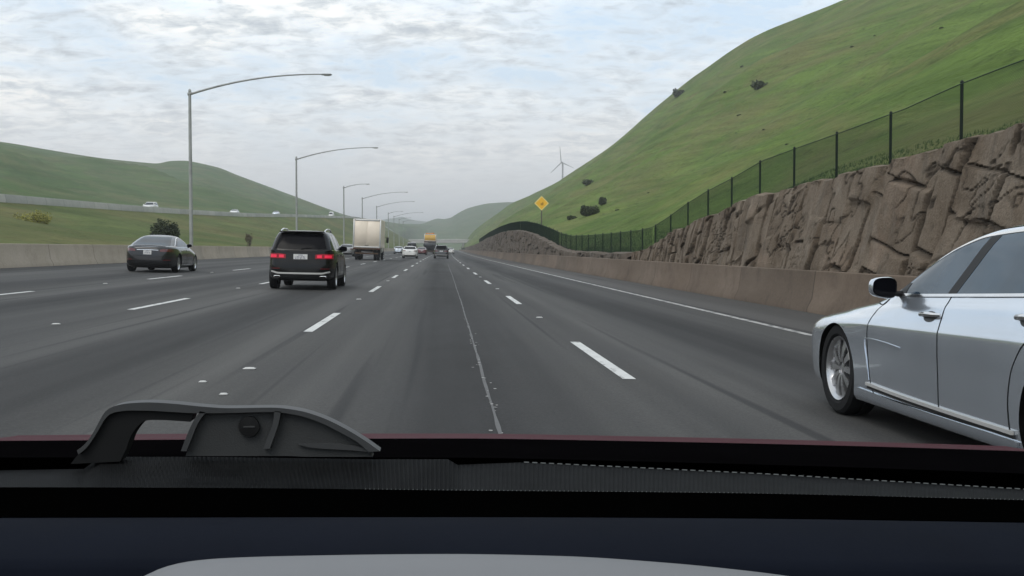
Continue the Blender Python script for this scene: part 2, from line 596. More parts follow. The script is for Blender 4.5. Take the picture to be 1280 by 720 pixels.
# ================================================================== silver saloon, close on the right
def make_silver():
    root = empty("silver_sedan")
    rings = [(.14, 2.28, -2.28, .83, 5, 5), (.175, 2.46, -2.45, .896, 6, 5), (.28, 2.55, -2.55, .918, 9, 5), (.50, 2.58, -2.58, .934, 9, 5),
             (.66, 2.57, -2.57, .944, 8, 5), (.755, 2.53, -2.55, .946, 6, 5), (.80, 2.44, -2.54, .936, 5, 5), (.86, 2.20, -2.51, .917, 4, 5),
             (.92, 1.78, -2.48, .896, 4, 5), (.955, 1.42, -2.42, .872, 5.5, 5), (1.0, 1.06, -2.22, .846, 9, 5), (1.04, .93, -1.86, .826, 11, 5),
             (1.18, .68, -1.52, .752, 11, 6), (1.30, .42, -1.26, .690, 11, 6), (1.37, .20, -1.04, .640, 9, 6), (1.415, .0, -.86, .580, 6, 5),
             (1.445, -.16, -.72, .46, 4, 4), (1.462, -.28, -.62, .30, 3, 3), (1.468, -.40, -.54, .10, 2.5, 2.5)]
    sh = CarShape(rings, (1.68, -1.365), .355, .008, 5); sh.gap = .026
    sh.body(root, M["silver_paint"], .785)
    belt = lambda y: 1.006 + 0 * np.asarray(y)
    arch_p = [(-1.50, 1.01), (-1.32, 1.12), (-1.10, 1.25), (-.80, 1.345), (-.45, 1.368), (-.08, 1.358), (.18, 1.310), (.46, 1.215), (.68, 1.105), (.84, 1.01)]
    ap = np.array(arch_p)
    arch = lambda y: interp(ap[:, 0], ap[:, 1], y)
    side_glass(sh, root, [((.80, .80), (.03, -.12)), ((-.06, -.22), (-1.13, -1.08))], belt, arch, M["blue_glass"], off=.005)
    yb = np.linspace(-1.15, -1.46, 10)
    two_sides(sh, "quarter_window", np.stack([yb, belt(yb)], 1), np.stack([yb * .98 + .01, np.minimum(arch(yb * .98 + .01), 1.2)], 1), .004, M["blue_glass"], root, 4)
    # black B pillar, mirror triangle
    yy = np.array([.04, -.07]); yt = np.array([-.11, -.23])
    two_sides(sh, "door_pillar", np.stack([yy, belt(yy)], 1), np.stack([yt, arch(yt)], 1), .007, M["black_plastic"], root, 6)
    yy = np.linspace(.83, .66, 5)
    two_sides(sh, "mirror_base", np.stack([yy, belt(yy)], 1), np.stack([yy, np.minimum(arch(yy), 1.08)], 1), .008, M["black_plastic"], root, 3)
    # chrome around the glass
    mb = MB()
    sh.side_line(mb, curve_pts([(.86, 1.0), (.4, .998), (-.4, .998), (-1.2, 1.0), (-1.52, 1.004)], 40), .018, .009)
    tp = curve_pts([(.86, .998)] + [(y, z + .014) for y, z in arch_p[::-1]], 60)
    sh.side_line(mb, tp, .014, .008)
    mb.build("window_trim", M["chrome"], root, 50)
    mb = MB()  # second roof gutter line
    sh.side_line(mb, curve_pts([(y, z + .050) for y, z in arch_p[::-1][1:-1]], 50), .006, .003)
    mb.build("roof_gutter", M["gap"], root, 50)
    # door shut lines
    mb = MB()
    sh.side_line(mb, curve_pts([(.93, .985), (1.02, .86), (1.05, .70), (1.04, .5), (1.01, .34), (.97, .262)], 24), .007, .0025)
    sh.side_line(mb, curve_pts([(-.02, .99), (-.035, .8), (-.04, .55), (-.04, .36), (-.04, .262)], 24), .007, .0025)
    sh.side_line(mb, curve_pts([(-1.20, .99), (-1.16, .85), (-1.0, .74), (-.90, .60), (-.87, .45), (-.89, .262)], 24), .007, .0025)
    sh.side_line(mb, curve_pts([(.97, .262), (.4, .256), (-.3, .256), (-.89, .262)], 24), .006, .0025)
    sh.side_line(mb, curve_pts([(1.22, .955), (1.12, .93), (1.02, .925), (.95, .985)], 16), .005, .0025)
    mb.build("panel_gap", M["gap"], root, 60)
    # fender crease and chrome rocker strip
    mb = MB()
    sh.side_line(mb, curve_pts([(1.10, .66), (1.0, .66), (.75, .652), (.50, .635)], 20), .012, .007, depth=.008)
    sh.side_line(mb, curve_pts([(1.10, .66), (1.095, .60), (1.07, .5), (1.04, .36)], 14), .012, .006, depth=.008)
    mb.build("fender_crease", M["silver_paint"], root, 50)
    for s in (-1, 1):
        mb = MB()
        sh.side_line(mb, curve_pts([(1.06, .330), (.4, .308), (-.3, .298), (-.93, .294)], 30), .024, .020, (s,), .02)
        mb.build("rocker_trim", M["bright_trim"], root, 50)
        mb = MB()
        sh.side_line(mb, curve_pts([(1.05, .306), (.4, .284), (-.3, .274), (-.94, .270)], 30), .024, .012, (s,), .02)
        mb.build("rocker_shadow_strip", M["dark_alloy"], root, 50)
    two_sides(sh, "sill", curve_pts([(1.30, .168), (.3, .168), (-.96, .168)], 30), curve_pts([(1.24, .275), (.3, .25), (-.98, .245)], 30), .012, M["silver_paint"], root, 5)
    # handles with recess
    for hy in (.13, -1.02):
        for s in (-1, 1):
            hb = MB(); z0 = .875 if hy > -.5 else .885
            x0 = float(sh.X(hy, z0))
            hb.tube([(s * (x0 - .005), hy + .12, z0 - .004), (s * (x0 + .026), hy + .09, z0), (s * (x0 + .032), hy, z0 + .003), (s * (x0 + .026), hy - .09, z0), (s * (x0 - .005), hy - .12, z0)], [.010, .014, .016, .014, .010], 10)
            ho = hb.build("door_handle", M["chrome"], root, 60)
            rb = MB(); a = np.linspace(0, 2 * math.pi, 24, endpoint=False)
            yy_, zz_ = hy + .085 * np.cos(a), z0 - .012 + .034 * np.sin(a)
            rb.add([(s * (float(sh.X(p, q)) + .002), p, q) for p, q in zip(yy_, zz_)], [tuple(range(24))])
            rb.build("handle_recess", M["dark_alloy"], ho)
    mirrors(sh, root, .74, 1.035, M["silver_paint"], size=(.195, .10, .145), x0=.845)
    # windscreen, rear window
    mb = MB(); xb = np.linspace(-.70, .70, 24); xt = np.linspace(-.56, .56, 24)
    sh.rear_panel(mb, np.stack([xb, 1.02 + 0 * xb], 1), np.stack([xt, 1.385 - .0 * xt], 1), .004, 10, front=True)
    mb.build("windscreen", M["glass"], root, 40)
    mb = MB()
    sh.rear_panel(mb, np.stack([xb * .95, 1.05 + 0 * xb], 1), np.stack([xt, 1.38 + 0 * xt], 1), .004, 10)
    mb.build("rear_window", M["glass"], root, 40)
    for s in (-1, 1):
        mb = MB(); x = np.linspace(.55, .88, 10) * s
        sh.rear_panel(mb, np.stack([x, .62 + .03 * np.abs(x)], 1), np.stack([x, .72 + .05 * np.abs(x)], 1), .006, 4, front=True)
        mb.build("headlight", M["reflector"], root, 40)
        mb = MB(); sh.rear_panel(mb, np.stack([x, .72 + 0 * x], 1), np.stack([x, .86 + 0 * x], 1), .014, 24, .03)
        mb.build("tail_light", M["tail_off"], root, 40)
    mb = MB(); x = np.linspace(-.42, .42, 14); sh.rear_panel(mb, np.stack([x, .42 + 0 * x], 1), np.stack([x, .66 + 0 * x], 1), .006, 4, front=True)
    mb.build("grille", M["chrome"], root, 40)
    plate_part(sh, root, 0, .78)
    for wy in sh.wheels:
        for s in (-1, 1):
            make_wheel(root, s * .800, wy, .355, .235, s, 10)
    split_lr(root)
    # wedge: waist line rises towards the tail
    for o in [x for x in bpy.data.objects if x.parent and (x.parent == root or x.parent.parent == root) and x.type == "MESH" and not x.parent.name.startswith("wheel")]:
        me = o.data; co = np.zeros(len(me.vertices) * 3); me.vertices.foreach_get("co", co); co = co.reshape(-1, 3)
        k = np.clip((co[:, 2] - .55) / .45, 0, 1)
        co[:, 2] -= .042 * np.clip(co[:, 1] - .35, -1.6, 2.3) * k * k * (3 - 2 * k) * np.where(co[:, 1] > .35, .75, 1.0)
        co[:, 2] -= .022 * np.clip((co[:, 2] - .15) / .2, 0, 1)
        me.vertices.foreach_set("co", co.ravel()); me.update()
    tag(root, "silver sedan beside the rock wall, its left flank filling the lower right corner", "car")
    return root


# ================================================================== black SUV with lit tail lamps
def make_suv(paintkey="black_paint", lit=True, name="black_suv"):
    root = empty(name)
    rings = [(.25, 2.05, -2.12, .78, 6, 6), (.30, 2.24, -2.26, .875, 6, 6), (.45, 2.30, -2.315, .912, 5, 6), (.62, 2.30, -2.31, .917, 5, 6.5),
             (.80, 2.27, -2.27, .917, 5, 6.5), (.92, 2.15, -2.235, .912, 5, 7), (1.00, 1.75, -2.215, .902, 5, 7), (1.06, 1.20, -2.20, .888, 6, 7.5),
             (1.10, .98, -2.185, .875, 7, 8), (1.25, .70, -2.11, .822, 8, 8), (1.40, .42, -2.02, .765, 8, 8), (1.52, .18, -1.94, .71, 8, 8),
             (1.58, .02, -1.86, .665, 7, 7), (1.615, -.15, -1.70, .58, 6, 6), (1.635, -.3, -1.45, .42, 5, 5), (1.645, -.5, -1.1, .15, 4, 4)]
    sh = CarShape(rings, (1.42, -1.41), .365, .016, 3)
    sh.body(root, M[paintkey], .80)
    # tailgate glass, spoiler
    xb, xt = np.linspace(-.70, .70, 24), np.linspace(-.595, .595, 24)
    mb = MB(); sh.rear_panel(mb, np.stack([xb, 1.115 + .012 * (xb / .7) ** 2], 1), np.stack([xt, 1.525 - .03 * (xt / .6) ** 4], 1), .005, 8)
    mb.build("rear_window", M["dark_glass"], root, 40)
    mb = MB(); mb.box((0, -1.93, 1.60), (1.22, .24, .03), .012); mb.build("roof_spoiler", M[paintkey], root, 40)
    mb = MB(); mb.tube([(0, -2.20, 1.13), (.12, -2.195, 1.155), (.30, -2.185, 1.16)], [.012, .009, .006], 8); mb.build("wiper", M["black_plastic"], root, 40)
    # dark lower bumper
    xw = np.linspace(-.86, .86, 24)
    mb = MB(); sh.rear_panel(mb, np.stack([xw * .94, .30 + 0 * xw], 1), np.stack([xw * .98, .455 + 0 * xw], 1), .006, 5)
    mb.build("lower_bumper", M["black_plastic"], root, 40)
    mb = MB()
    sh.rear_line(mb, curve_pts([(-.80, .505), (-.70, .485), (-.6, .462), (0, .458), (.6, .462), (.70, .485), (.80, .505)], 40), .045, .02, .03)
    mb.build("bumper_trim", M["bright_trim"], root, 50)
    for s in (-1, 1):
        e = MB(); e.box((s * .62, -2.30, .365), (.19, .06, .06), .02); ex = e.build("exhaust_tip", M["chrome"], root, 40)
        e = MB(); e.box((s * .62, -2.322, .365), (.155, .03, .034), .01); e.build("exhaust_opening", M["gap"], ex)
        x = np.linspace(.40, .865, 14) * s
        mb = MB(); sh.rear_panel(mb, np.stack([x, .86 + .0 * x], 1), np.stack([x, .995 - .03 * np.clip((.55 - np.abs(x)) / .2, 0, 1)], 1), .012, 4, .02)
        tl = mb.build("tail_light", M["tail_lit" if lit else "tail_off"], root, 40)
        c = MB()
        for x0, x1 in ((.45, .58), (.65, .83)):
            xx = np.linspace(x0, x1, 6) * s
            sh.rear_panel(c, np.stack([xx, .885 + 0 * xx], 1), np.stack([xx, .962 + 0 * xx], 1), .017, 2, .01)
        c.build("light_core", M["tail_bright" if lit else "tail_off"], tl, 40)
        xx = np.linspace(.55, .80, 6) * s
        c = MB(); sh.rear_panel(c, np.stack([xx, .575 + 0 * xx], 1), np.stack([xx, .60 + 0 * xx], 1), .006, 2, .01); c.build("bumper_reflector", M["tail_off"], root, 40)
        # roof rails
        rl = MB(); rl.tube([(s * .60, -.0, 1.575), (s * .605, -.10, 1.635), (s * .61, -.5, 1.685), (s * .61, -1.2, 1.685), (s * .60, -1.68, 1.635), (s * .595, -1.76, 1.58)], .020, 8)
        rl.build("roof_rail", M["chrome"], root, 60)
        x = np.linspace(.5, .86, 8) * s
        mb = MB(); sh.rear_panel(mb, np.stack([x, .78 + 0 * x], 1), np.stack([x, .92 + 0 * x], 1), .006, 3, front=True); mb.build("headlight", M["reflector"], root, 40)
    # side glass
    belt = lambda y: 1.10 + 0 * np.asarray(y)
    ap = np.array([(-2.0, 1.25), (-1.85, 1.44), (-1.6, 1.50), (-.6, 1.525), (-.1, 1.515), (.3, 1.40), (.62, 1.24), (.9, 1.10)])
    arch = lambda y: interp(ap[:, 0], ap[:, 1], y)
    side_glass(sh, root, [((.86, .86), (-.10, -.16)), ((-.18, -.24), (-1.05, -1.05)), ((-1.15, -1.15), (-1.98, -1.86))], belt, arch, M["glass"])
    mb = MB()
    sh.side_line(mb, curve_pts([(.95, 1.09), (-.5, 1.09), (-2.0, 1.10)], 30), .016, .008)
    mb.build("window_trim", M["chrome"], root, 50)
    mb = MB()
    for pth in ([(.92, 1.08), (.98, .8), (.93, .4)], [(-.14, 1.08), (-.16, .8), (-.14, .36)], [(-1.10, 1.08), (-1.02, .8), (-.92, .5), (-.90, .36)]):
        sh.side_line(mb, curve_pts(pth, 14), .008, .002)
    mb.build("panel_gap", M["gap"], root, 50)
    two_sides(sh, "sill", curve_pts([(.98, .27), (-.95, .27)], 20), curve_pts([(.98, .38), (-.95, .38)], 20), .008, M["black_plastic"], root, 3)
    for hy in (-.0, -.98):
        for s in (-1, 1):
            x0 = float(sh.X(hy, .95)); hb = MB()
            hb.tube([(s * x0, hy + .10, .95), (s * (x0 + .03), hy + .07, .95), (s * (x0 + .03), hy - .07, .95), (s * x0, hy - .10, .95)], .012, 8)
            hb.build("door_handle", M[paintkey], root, 60)
    mirrors(sh, root, .78, 1.13, M[paintkey], size=(.22, .1, .17))
    xb, xt = np.linspace(-.72, .72, 20), np.linspace(-.6, .6, 20)
    mb = MB(); sh.rear_panel(mb, np.stack([xb, 1.12 + 0 * xb], 1), np.stack([xt, 1.53 + 0 * xt], 1), .004, 8, front=True); mb.build("windscreen", M["glass"], root, 40)
    plate_part(sh, root, 0, .895, .38, .17, .012)
    for wy in sh.wheels:
        for s in (-1, 1):
            make_wheel(root, s * .795, wy, .365, .24, s, 5, False)
    split_lr(root)
    return root


# ================================================================== saloon / fastback seen from behind
def make_sedan(name, paintkey, fast=False, spokes=10, tail="tail_off", glass="glass", detail=True, scale_w=1.0):
    root = empty(name)
    if fast:
        rings = [(.17, 2.2, -2.2, .84, 5, 5), (.26, 2.40, -2.42, .935, 5, 5), (.42, 2.48, -2.485, .972, 4.5, 5), (.58, 2.47, -2.48, .982, 4, 5),
                 (.70, 2.32, -2.47, .978, 3.8, 5), (.80, 2.0, -2.45, .965, 4, 5), (.88, 1.62, -2.43, .945, 4.5, 5), (.94, 1.25, -2.41, .92, 5, 5),
                 (.985, 1.04, -2.36, .895, 6, 5), (1.02, .93, -2.08, .875, 6, 5), (1.12, .66, -1.68, .825, 7, 6), (1.25, .30, -1.26, .745, 7, 6),
                 (1.34, .02, -.95, .67, 6, 5), (1.39, -.15, -.74, .58, 5, 5), (1.42, -.27, -.58, .45, 4, 4), (1.437, -.35, -.47, .28, 3, 3), (1.443, -.40, -.43, .08, 3, 3)]
        wl, tr = (1.53, -1.43), .352
    else:
        rings = [(.18, 2.1, -2.12, .76, 5, 5), (.26, 2.30, -2.31, .86, 5, 5), (.42, 2.38, -2.385, .905, 4.5, 5), (.60, 2.36, -2.38, .918, 4.2, 5),
                 (.74, 2.22, -2.37, .915, 4, 5), (.84, 1.9, -2.35, .905, 4, 5), (.92, 1.5, -2.33, .885, 4.5, 5), (.98, 1.15, -2.29, .865, 5, 5),
                 (1.03, .95, -2.16, .84, 6, 5.5), (1.07, .83, -1.84, .82, 6, 6), (1.20, .50, -1.52, .755, 7, 7), (1.32, .18, -1.22, .685, 7, 7),
                 (1.39, -.02, -1.0, .625, 6, 6), (1.425, -.15, -.85, .54, 5, 5), (1.452, -.27, -.68, .38, 4, 4), (1.462, -.38, -.55, .15, 3, 3)]
        wl, tr = (1.42, -1.38), .335
    sh = CarShape(rings, wl, tr, .018, 3)
    sh.body(root, M[paintkey], .80)
    xb, xt = np.linspace(-.72, .72, 24), np.linspace(-.58, .58, 24)
    zb, zt = (1.03, 1.37) if fast else (1.085, 1.40)
    mb = MB(); sh.rear_panel(mb, np.stack([xb, zb + 0 * xb], 1), np.stack([xt * (.9 if fast else 1), zt + 0 * xt], 1), .012, 30, .02)
    mb.build("rear_window", M[glass], root, 40)
    mb = MB(); sh.rear_panel(mb, np.stack([xb, zb - .01 + 0 * xb], 1), np.stack([xt, zt + 0 * xt], 1), .012, 30, .02, front=True)
    mb.build("windscreen", M[glass], root, 40)
    belt = lambda y: (1.0 if fast else 1.05) + 0 * np.asarray(y)
    ap = np.array([(-1.62, 1.03), (-1.36, 1.13), (-1.03, 1.25), (-.74, 1.325), (-.4, 1.345), (0, 1.315), (.3, 1.23), (.6, 1.12), (.9, 1.01)]) if fast else \
        np.array([(-1.5, 1.06), (-1.3, 1.18), (-1.05, 1.29), (-.76, 1.355), (-.4, 1.375), (-.05, 1.345), (.25, 1.26), (.55, 1.15), (.8, 1.06)])
    arch = lambda y: interp(ap[:, 0], ap[:, 1], y)
    side_glass(sh, root, [((ap[-1, 0] - .04, ap[-1, 0] - .04), (-.14, -.2)), ((-.22, -.28), (-1.08, -.95)), ((-1.14, -1.02), (ap[0, 0] + .1, ap[0, 0] + .12))], belt, arch, M[glass])
    mb = MB()
    sh.side_line(mb, curve_pts([(y, z + .014) for y, z in ap[::-1]], 40), .012, .007)
    sh.side_line(mb, curve_pts([(ap[-1, 0], belt(0) - .01), (-.5, belt(0) - .01), (ap[0, 0], belt(0) - .01)], 20), .012, .007)
    mb.build("window_trim", M["chrome"], root, 50)
    mb = MB()
    for pth in ([(.88, .98), (1.0, .75), (.93, .36)], [(-.18, .99), (-.2, .7), (-.16, .34)], [(-1.16, .99), (-1.0, .7), (-.9, .5), (-.88, .34)]):
        sh.side_line(mb, curve_pts(pth, 14), .008, .002)
    sh.rear_line(mb, curve_pts([(-.74, .985), (-.72, .70), (-.66, .64), (0, .63), (.66, .64), (.72, .70), (.74, .985)], 40), .008, .002)
    mb.build("panel_gap", M["gap"], root, 50)
    for s in (-1, 1):
        x = np.linspace(.46, .885, 12) * s
        z0 = .80 if fast else .84
        mb = MB(); sh.rear_panel(mb, np.stack([x, z0 + .0 * x], 1), np.stack([x, z0 + .11 - .03 * np.clip((.6 - np.abs(x)) / .14, 0, 1)], 1), .008, 4, .02)
        mb.build("tail_light", M[tail], root, 40)
        mb = MB(); xx = np.linspace(.58, .86, 6) * s; sh.rear_panel(mb, np.stack([xx, .47 + 0 * xx], 1), np.stack([xx, .50 + 0 * xx], 1), .005, 2, .01)
        mb.build("bumper_reflector", M["tail_off"], root, 40)
        x = np.linspace(.5, .84, 8) * s
        mb = MB(); sh.rear_panel(mb, np.stack([x, .60 + 0 * x], 1), np.stack([x, .70 + 0 * x], 1), .005, 3, front=True); mb.build("headlight", M["reflector"], root, 40)
    xw = np.linspace(-.82, .82, 24)
    mb = MB(); sh.rear_panel(mb, np.stack([xw * .96, .255 + 0 * xw], 1), np.stack([xw, .40 + 0 * xw], 1), .005, 4); mb.build("lower_bumper", M["black_plastic"], root, 40)
    mb = MB(); sh.rear_line(mb, curve_pts([(-.40, .855 if fast else .90), (0, .865 if fast else .91), (.40, .855 if fast else .90)], 20), .02, .01, .015); mb.build("boot_trim", M["chrome"], root, 50)
    if fast:
        mb = MB(); sh.rear_line(mb, curve_pts([(-.62, 1.0), (0, 1.012), (.62, 1.0)], 24), .02, .012, .03); mb.build("boot_spoiler", M["gap"], root, 50)
        mb = MB(); sh.side_line(mb, curve_pts([(1.0, .30), (0, .285), (-.95, .30)], 24), .03, .008); mb.build("sill_trim", M["chrome"], root, 50)
    for hy in (-.05, -1.02):
        for s in (-1, 1):
            x0 = float(sh.X(hy, .86)); hb = MB(); hb.tube([(s * x0, hy + .1, .86), (s * (x0 + .025), hy + .06, .86), (s * (x0 + .025), hy - .06, .86), (s * x0, hy - .1, .86)], .011, 8)
            hb.build("door_handle", M["chrome" if fast else paintkey], root, 60)
    mirrors(sh, root, .78, 1.04 if fast else 1.08, M[paintkey], size=(.2, .1, .13))
    plate_part(sh, root, 0, .76 if fast else .79)
    for wy in wl:
        for s in (-1, 1):
            make_wheel(root, s * (.835 if fast else .785), wy, tr, .235 if fast else .21, s, spokes, False)
    split_lr(root)
    return root


# ================================================================== pickup-like boxes: van, truck
def make_box_truck(name, box=(2.55, 7.2, 2.62), floor=1.15, boxmat=None, lowmat=None, lower_paint="white_paint", top_load=None):
    """box truck; origin at the rear axle's ground point side: rear face at y=0"""
    root = empty(name)
    W, L, H = box
    bm = boxmat or M["truck_box"]
    b = MB(); b.box((0, L / 2, floor + H / 2), (W, L, H), .04); b.build("cargo_box", bm, root, 30)
    # rear frame + door
    f = MB()
    for s in (-1, 1): f.box((s * (W / 2 - .07), -.02, floor + H / 2), (.14, .05, H - .02), .015)
    f.box((0, -.02, floor + H - .09), (W - .284, .05, .16), .015); f.box((0, -.02, floor + .06), (W - .284, .05, .12), .015)
    f.build("door_frame", M["truck_frame"], root, 40)
    d = MB()
    n = 2; h = (W - .30) / n
    for k in range(n): d.box((-(W - .30) / 2 + h * (k + .5), -.005, floor + H / 2 - .02), (h - .012, .03, H - .30), .01)
    dr = d.build("rear_door", bm, root, 40)
    hd = MB(); hd.box((0, -.035, floor + .22), (.35, .03, .05), .01); hd.build("door_handle", M["dark_alloy"], dr)
    for s in (-1, 1):
        c = MB()
        for k in range(2): c.box((s * (W / 2 - .14 - .13 * k), -.052, floor - .09), (.10, .03, .10), .01)
        c.build("tail_light", M["tail_off"], root, 40)
        mk = MB(); mk.box((s * (W / 2 - .15), -.05, floor + H - .07), (.10, .02, .04), .006); mk.build("marker_light", M["tail_off"], root, 40)
    c = MB(); c.box((0, -.0, floor - .10), (W - .1, .08, .18), .02); c.build("rear_sill", M["rust"], root, 40)
    c = MB(); c.box((0, .15, .62), (2.1, .10, .14), .02)
    for s in (-1, 1): c.box((s * .6, .2, .82), (.08, .08, .5), .01)
    c.build("bumper", M["rust"], root, 40)
    c = MB()
    for s in (-1, 1): c.box((s * .43, L / 2 + .6, .93), (.09, L + 1.0, .22), .01)
    for k in range(5): c.box((0, .5 + k * 1.6, .93), (.86, .08, .16), .01)
    c.build("chassis", M["black_plastic"], root, 40)
    for wy in (1.55, L + .9):
        for s in (-1, 1):
            for q in ((0, .30) if wy < 3 else (0,)):
                make_wheel(root, s * (1.02 - q), wy, .50, .26, s, 8, False)
    for s in (-1, 1):
        m_ = MB(); m_.box((s * .95, .92, .55), (.55, .02, .55), .008); m_.build("mudflap", M["rubber"], root)
    # cab
    cab = MB(); cab.box((0, L + .95, 1.55), (2.25, 1.7, 1.75), .15, taper=(.93, .90)); cab.build("cab", M[lower_paint], root, 40)
    w = MB(); w.box((0, L + 1.77, 1.95), (1.9, .06, .7), .02, rot=Euler((R(-5), 0, 0))); w.build("windscreen", M["glass"], root)
    for s in (-1, 1):
        w = MB(); w.box((s * 1.10, L + 1.05, 1.95), (.05, .9, .6), .02, rot=Euler((0, R(s * -2.5), 0))); w.build("side_window", M["glass"], root)
        a = MB(); a.tube([(s * 1.1, L + 1.6, 2.2), (s * 1.42, L + 1.65, 2.2)], .02, 6); a.box((s * 1.45, L + 1.65, 1.95), (.22, .10, .55), .04)
        a.build("mirror", M["black_plastic"], root, 40)
        c = MB(); c.box((s * .85, L + 1.80, 1.0), (.3, .06, .2), .02); c.build("headlight", M["reflector"], root)
    return root


def make_van(name, paintkey):
    root = empty(name)
    rings = [(.25, 2.5, -2.5, .85, 7, 8), (.35, 2.7, -2.72, .98, 6, 8), (.7, 2.75, -2.75, 1.0, 6, 9), (1.0, 2.62, -2.75, 1.0, 6, 9), (1.15, 2.2, -2.74, .99, 6, 9),
             (1.3, 1.95, -2.73, .98, 7, 9), (1.7, 1.60, -2.71, .95, 8, 9), (2.1, 1.25, -2.68, .90, 8, 9), (2.3, .95, -2.62, .84, 7, 8), (2.38, .6, -2.4, .7, 6, 6), (2.42, .2, -2.0, .4, 5, 5)]
    sh = CarShape(rings, (1.75, -1.55), .36, .01, 2)
    sh.body(root, M[paintkey], .87)
    for s in (-1, 1):
        x = np.linspace(.10, .78, 8) * s
        mb = MB(); sh.rear_panel(mb, np.stack([x, 1.35 + 0 * x], 1), np.stack([x * .94, 2.0 + 0 * x], 1), .005, 4); mb.build("rear_window", M["dark_glass"], root, 40)
        x = np.linspace(.84, .95, 5) * s
        mb = MB(); sh.rear_panel(mb, np.stack([x, .95 + 0 * x], 1), np.stack([x, 1.45 + 0 * x], 1), .006, 4, .02); mb.build("tail_light", M["tail_off"], root, 40)
    x = np.linspace(-.85, .85, 12)
    mb = MB(); sh.rear_panel(mb, np.stack([x, 1.25 + 0 * x], 1), np.stack([x * .93, 2.05 + 0 * x], 1), .005, 6, front=True); mb.build("windscreen", M["glass"], root, 40)
    two_sides(sh, "side_window", curve_pts([(1.75, 1.3), (.7, 1.3)], 10), curve_pts([(1.4, 1.95), (.7, 2.0)], 10), .005, M["glass"], root, 4)
    x = np.linspace(-.9, .9, 14)
    mb = MB(); sh.rear_panel(mb, np.stack([x, .36 + 0 * x], 1), np.stack([x, .55 + 0 * x], 1), .012, 3, .02); mb.build("bumper", M["black_plastic"], root, 40)
    plate_part(sh, root, .0, .80)
    for wy in sh.wheels:
        for s in (-1, 1): make_wheel(root, s * .87, wy, .36, .22, s, 6, False)
    mirrors(sh, root, 1.75, 1.45, M["black_plastic"], size=(.2, .1, .3))
    return root
# ------------------------------------------------------------------ setting materials
def asphalt():
    m, nt, bs = new_mat("asphalt")
    uv = coords(nt, "UV")     # u = metres across, v = metres along
    sep = node(nt, "ShaderNodeSeparateXYZ"); nt.links.new(uv, sep.inputs[0])
    u, v = sep.outputs[0], sep.outputs[1]
    # wheel-track polishing and oil stripe wander slowly
    wob = math_n(nt, "MULTIPLY_ADD", noise(nt, uv, 1, 2, stretch=(.05, .02, 1)), 1.6, -.8)
    uu = math_n(nt, "ADD", u, wob)
    band = noise(nt, uv, 1.0, 3, .6, stretch=(.55, .006, 1))
    fine = noise(nt, uv, 1.0, 6, .62, stretch=(2.2, .05, 1))
    lane = math_n(nt, "COSINE", math_n(nt, "MULTIPLY", uu, 2 * math.pi / 3.66))
    lane = math_n(nt, "MULTIPLY_ADD", lane, .5, .5)
    f = math_n(nt, "ADD", math_n(nt, "MULTIPLY", band, .74), math_n(nt, "MULTIPLY", fine, .22))
    f = math_n(nt, "SUBTRACT", f, math_n(nt, "MULTIPLY", math_n(nt, "POWER", lane, 2.5), .17))
    base = ramp(nt, f, [(.20, (.0175, .0172, .0172)), (.36, (.035, .0342, .0335)), (.50, (.061, .0592, .0568)), (.66, (.099, .0955, .091))])
    # patches, aggregate
    patch = noise(nt, uv, 1, 5, .6, .6, stretch=(.22, .07, 1))
    base = mixc(nt, ramp(nt, patch, [(.42, (0, 0, 0)), (.64, (.5, .5, .5))]), base, (.050, .050, .052))
    agg = noise(nt, coords(nt), 42, 5, .8)
    base = mixc(nt, .75, base, ramp(nt, agg, [(.3, (.35, .35, .35)), (.7, (.85, .85, .85))]), "OVERLAY")
    # pale concrete-coloured outer shoulder
    sh = math_n(nt, "MULTIPLY", math_n(nt, "GREATER_THAN", math_n(nt, "ADD", u, math_n(nt, "MULTIPLY", fine, .5)), 6.25), .55)
    base = mixc(nt, sh, base, (.105, .098, .092))
    # skid marks
    sk = noise(nt, uv, 1, 2, .5, 0, stretch=(3.3, .03, 1))
    skm = ramp(nt, sk, [(.61, (0, 0, 0)), (.68, (.75, .75, .75))])
    base = mixc(nt, skm, base, (.026, .026, .027))
    nt.links.new(base, bs.inputs["Base Color"])
    nt.links.new(math_n(nt, "MULTIPLY_ADD", f, -.2, .92), bs.inputs["Roughness"])
    bs.inputs["Specular IOR Level"].default_value = 0.25
    bump(nt, noise(nt, coords(nt), 55, 4, .7), .5, .008, bs)
    return m


def worn_paint(name, col, wear=.44):
    m, nt, bs = new_mat(name)
    co = coords(nt)
    n = noise(nt, co, 6, 8, .7, stretch=(1, .5, 1))
    w = ramp(nt, n, [(wear - .1, (0, 0, 0)), (wear, (1, 1, 1))])
    nt.links.new(mixc(nt, w, (.11, .11, .11), ramp(nt, noise(nt, co, 2, 3), [(.3, tuple(c * .85 for c in col)), (.7, col)])), bs.inputs["Base Color"])
    bs.inputs["Roughness"].default_value = .7
    bump(nt, noise(nt, co, 60, 3), .3, .004, bs)
    return m


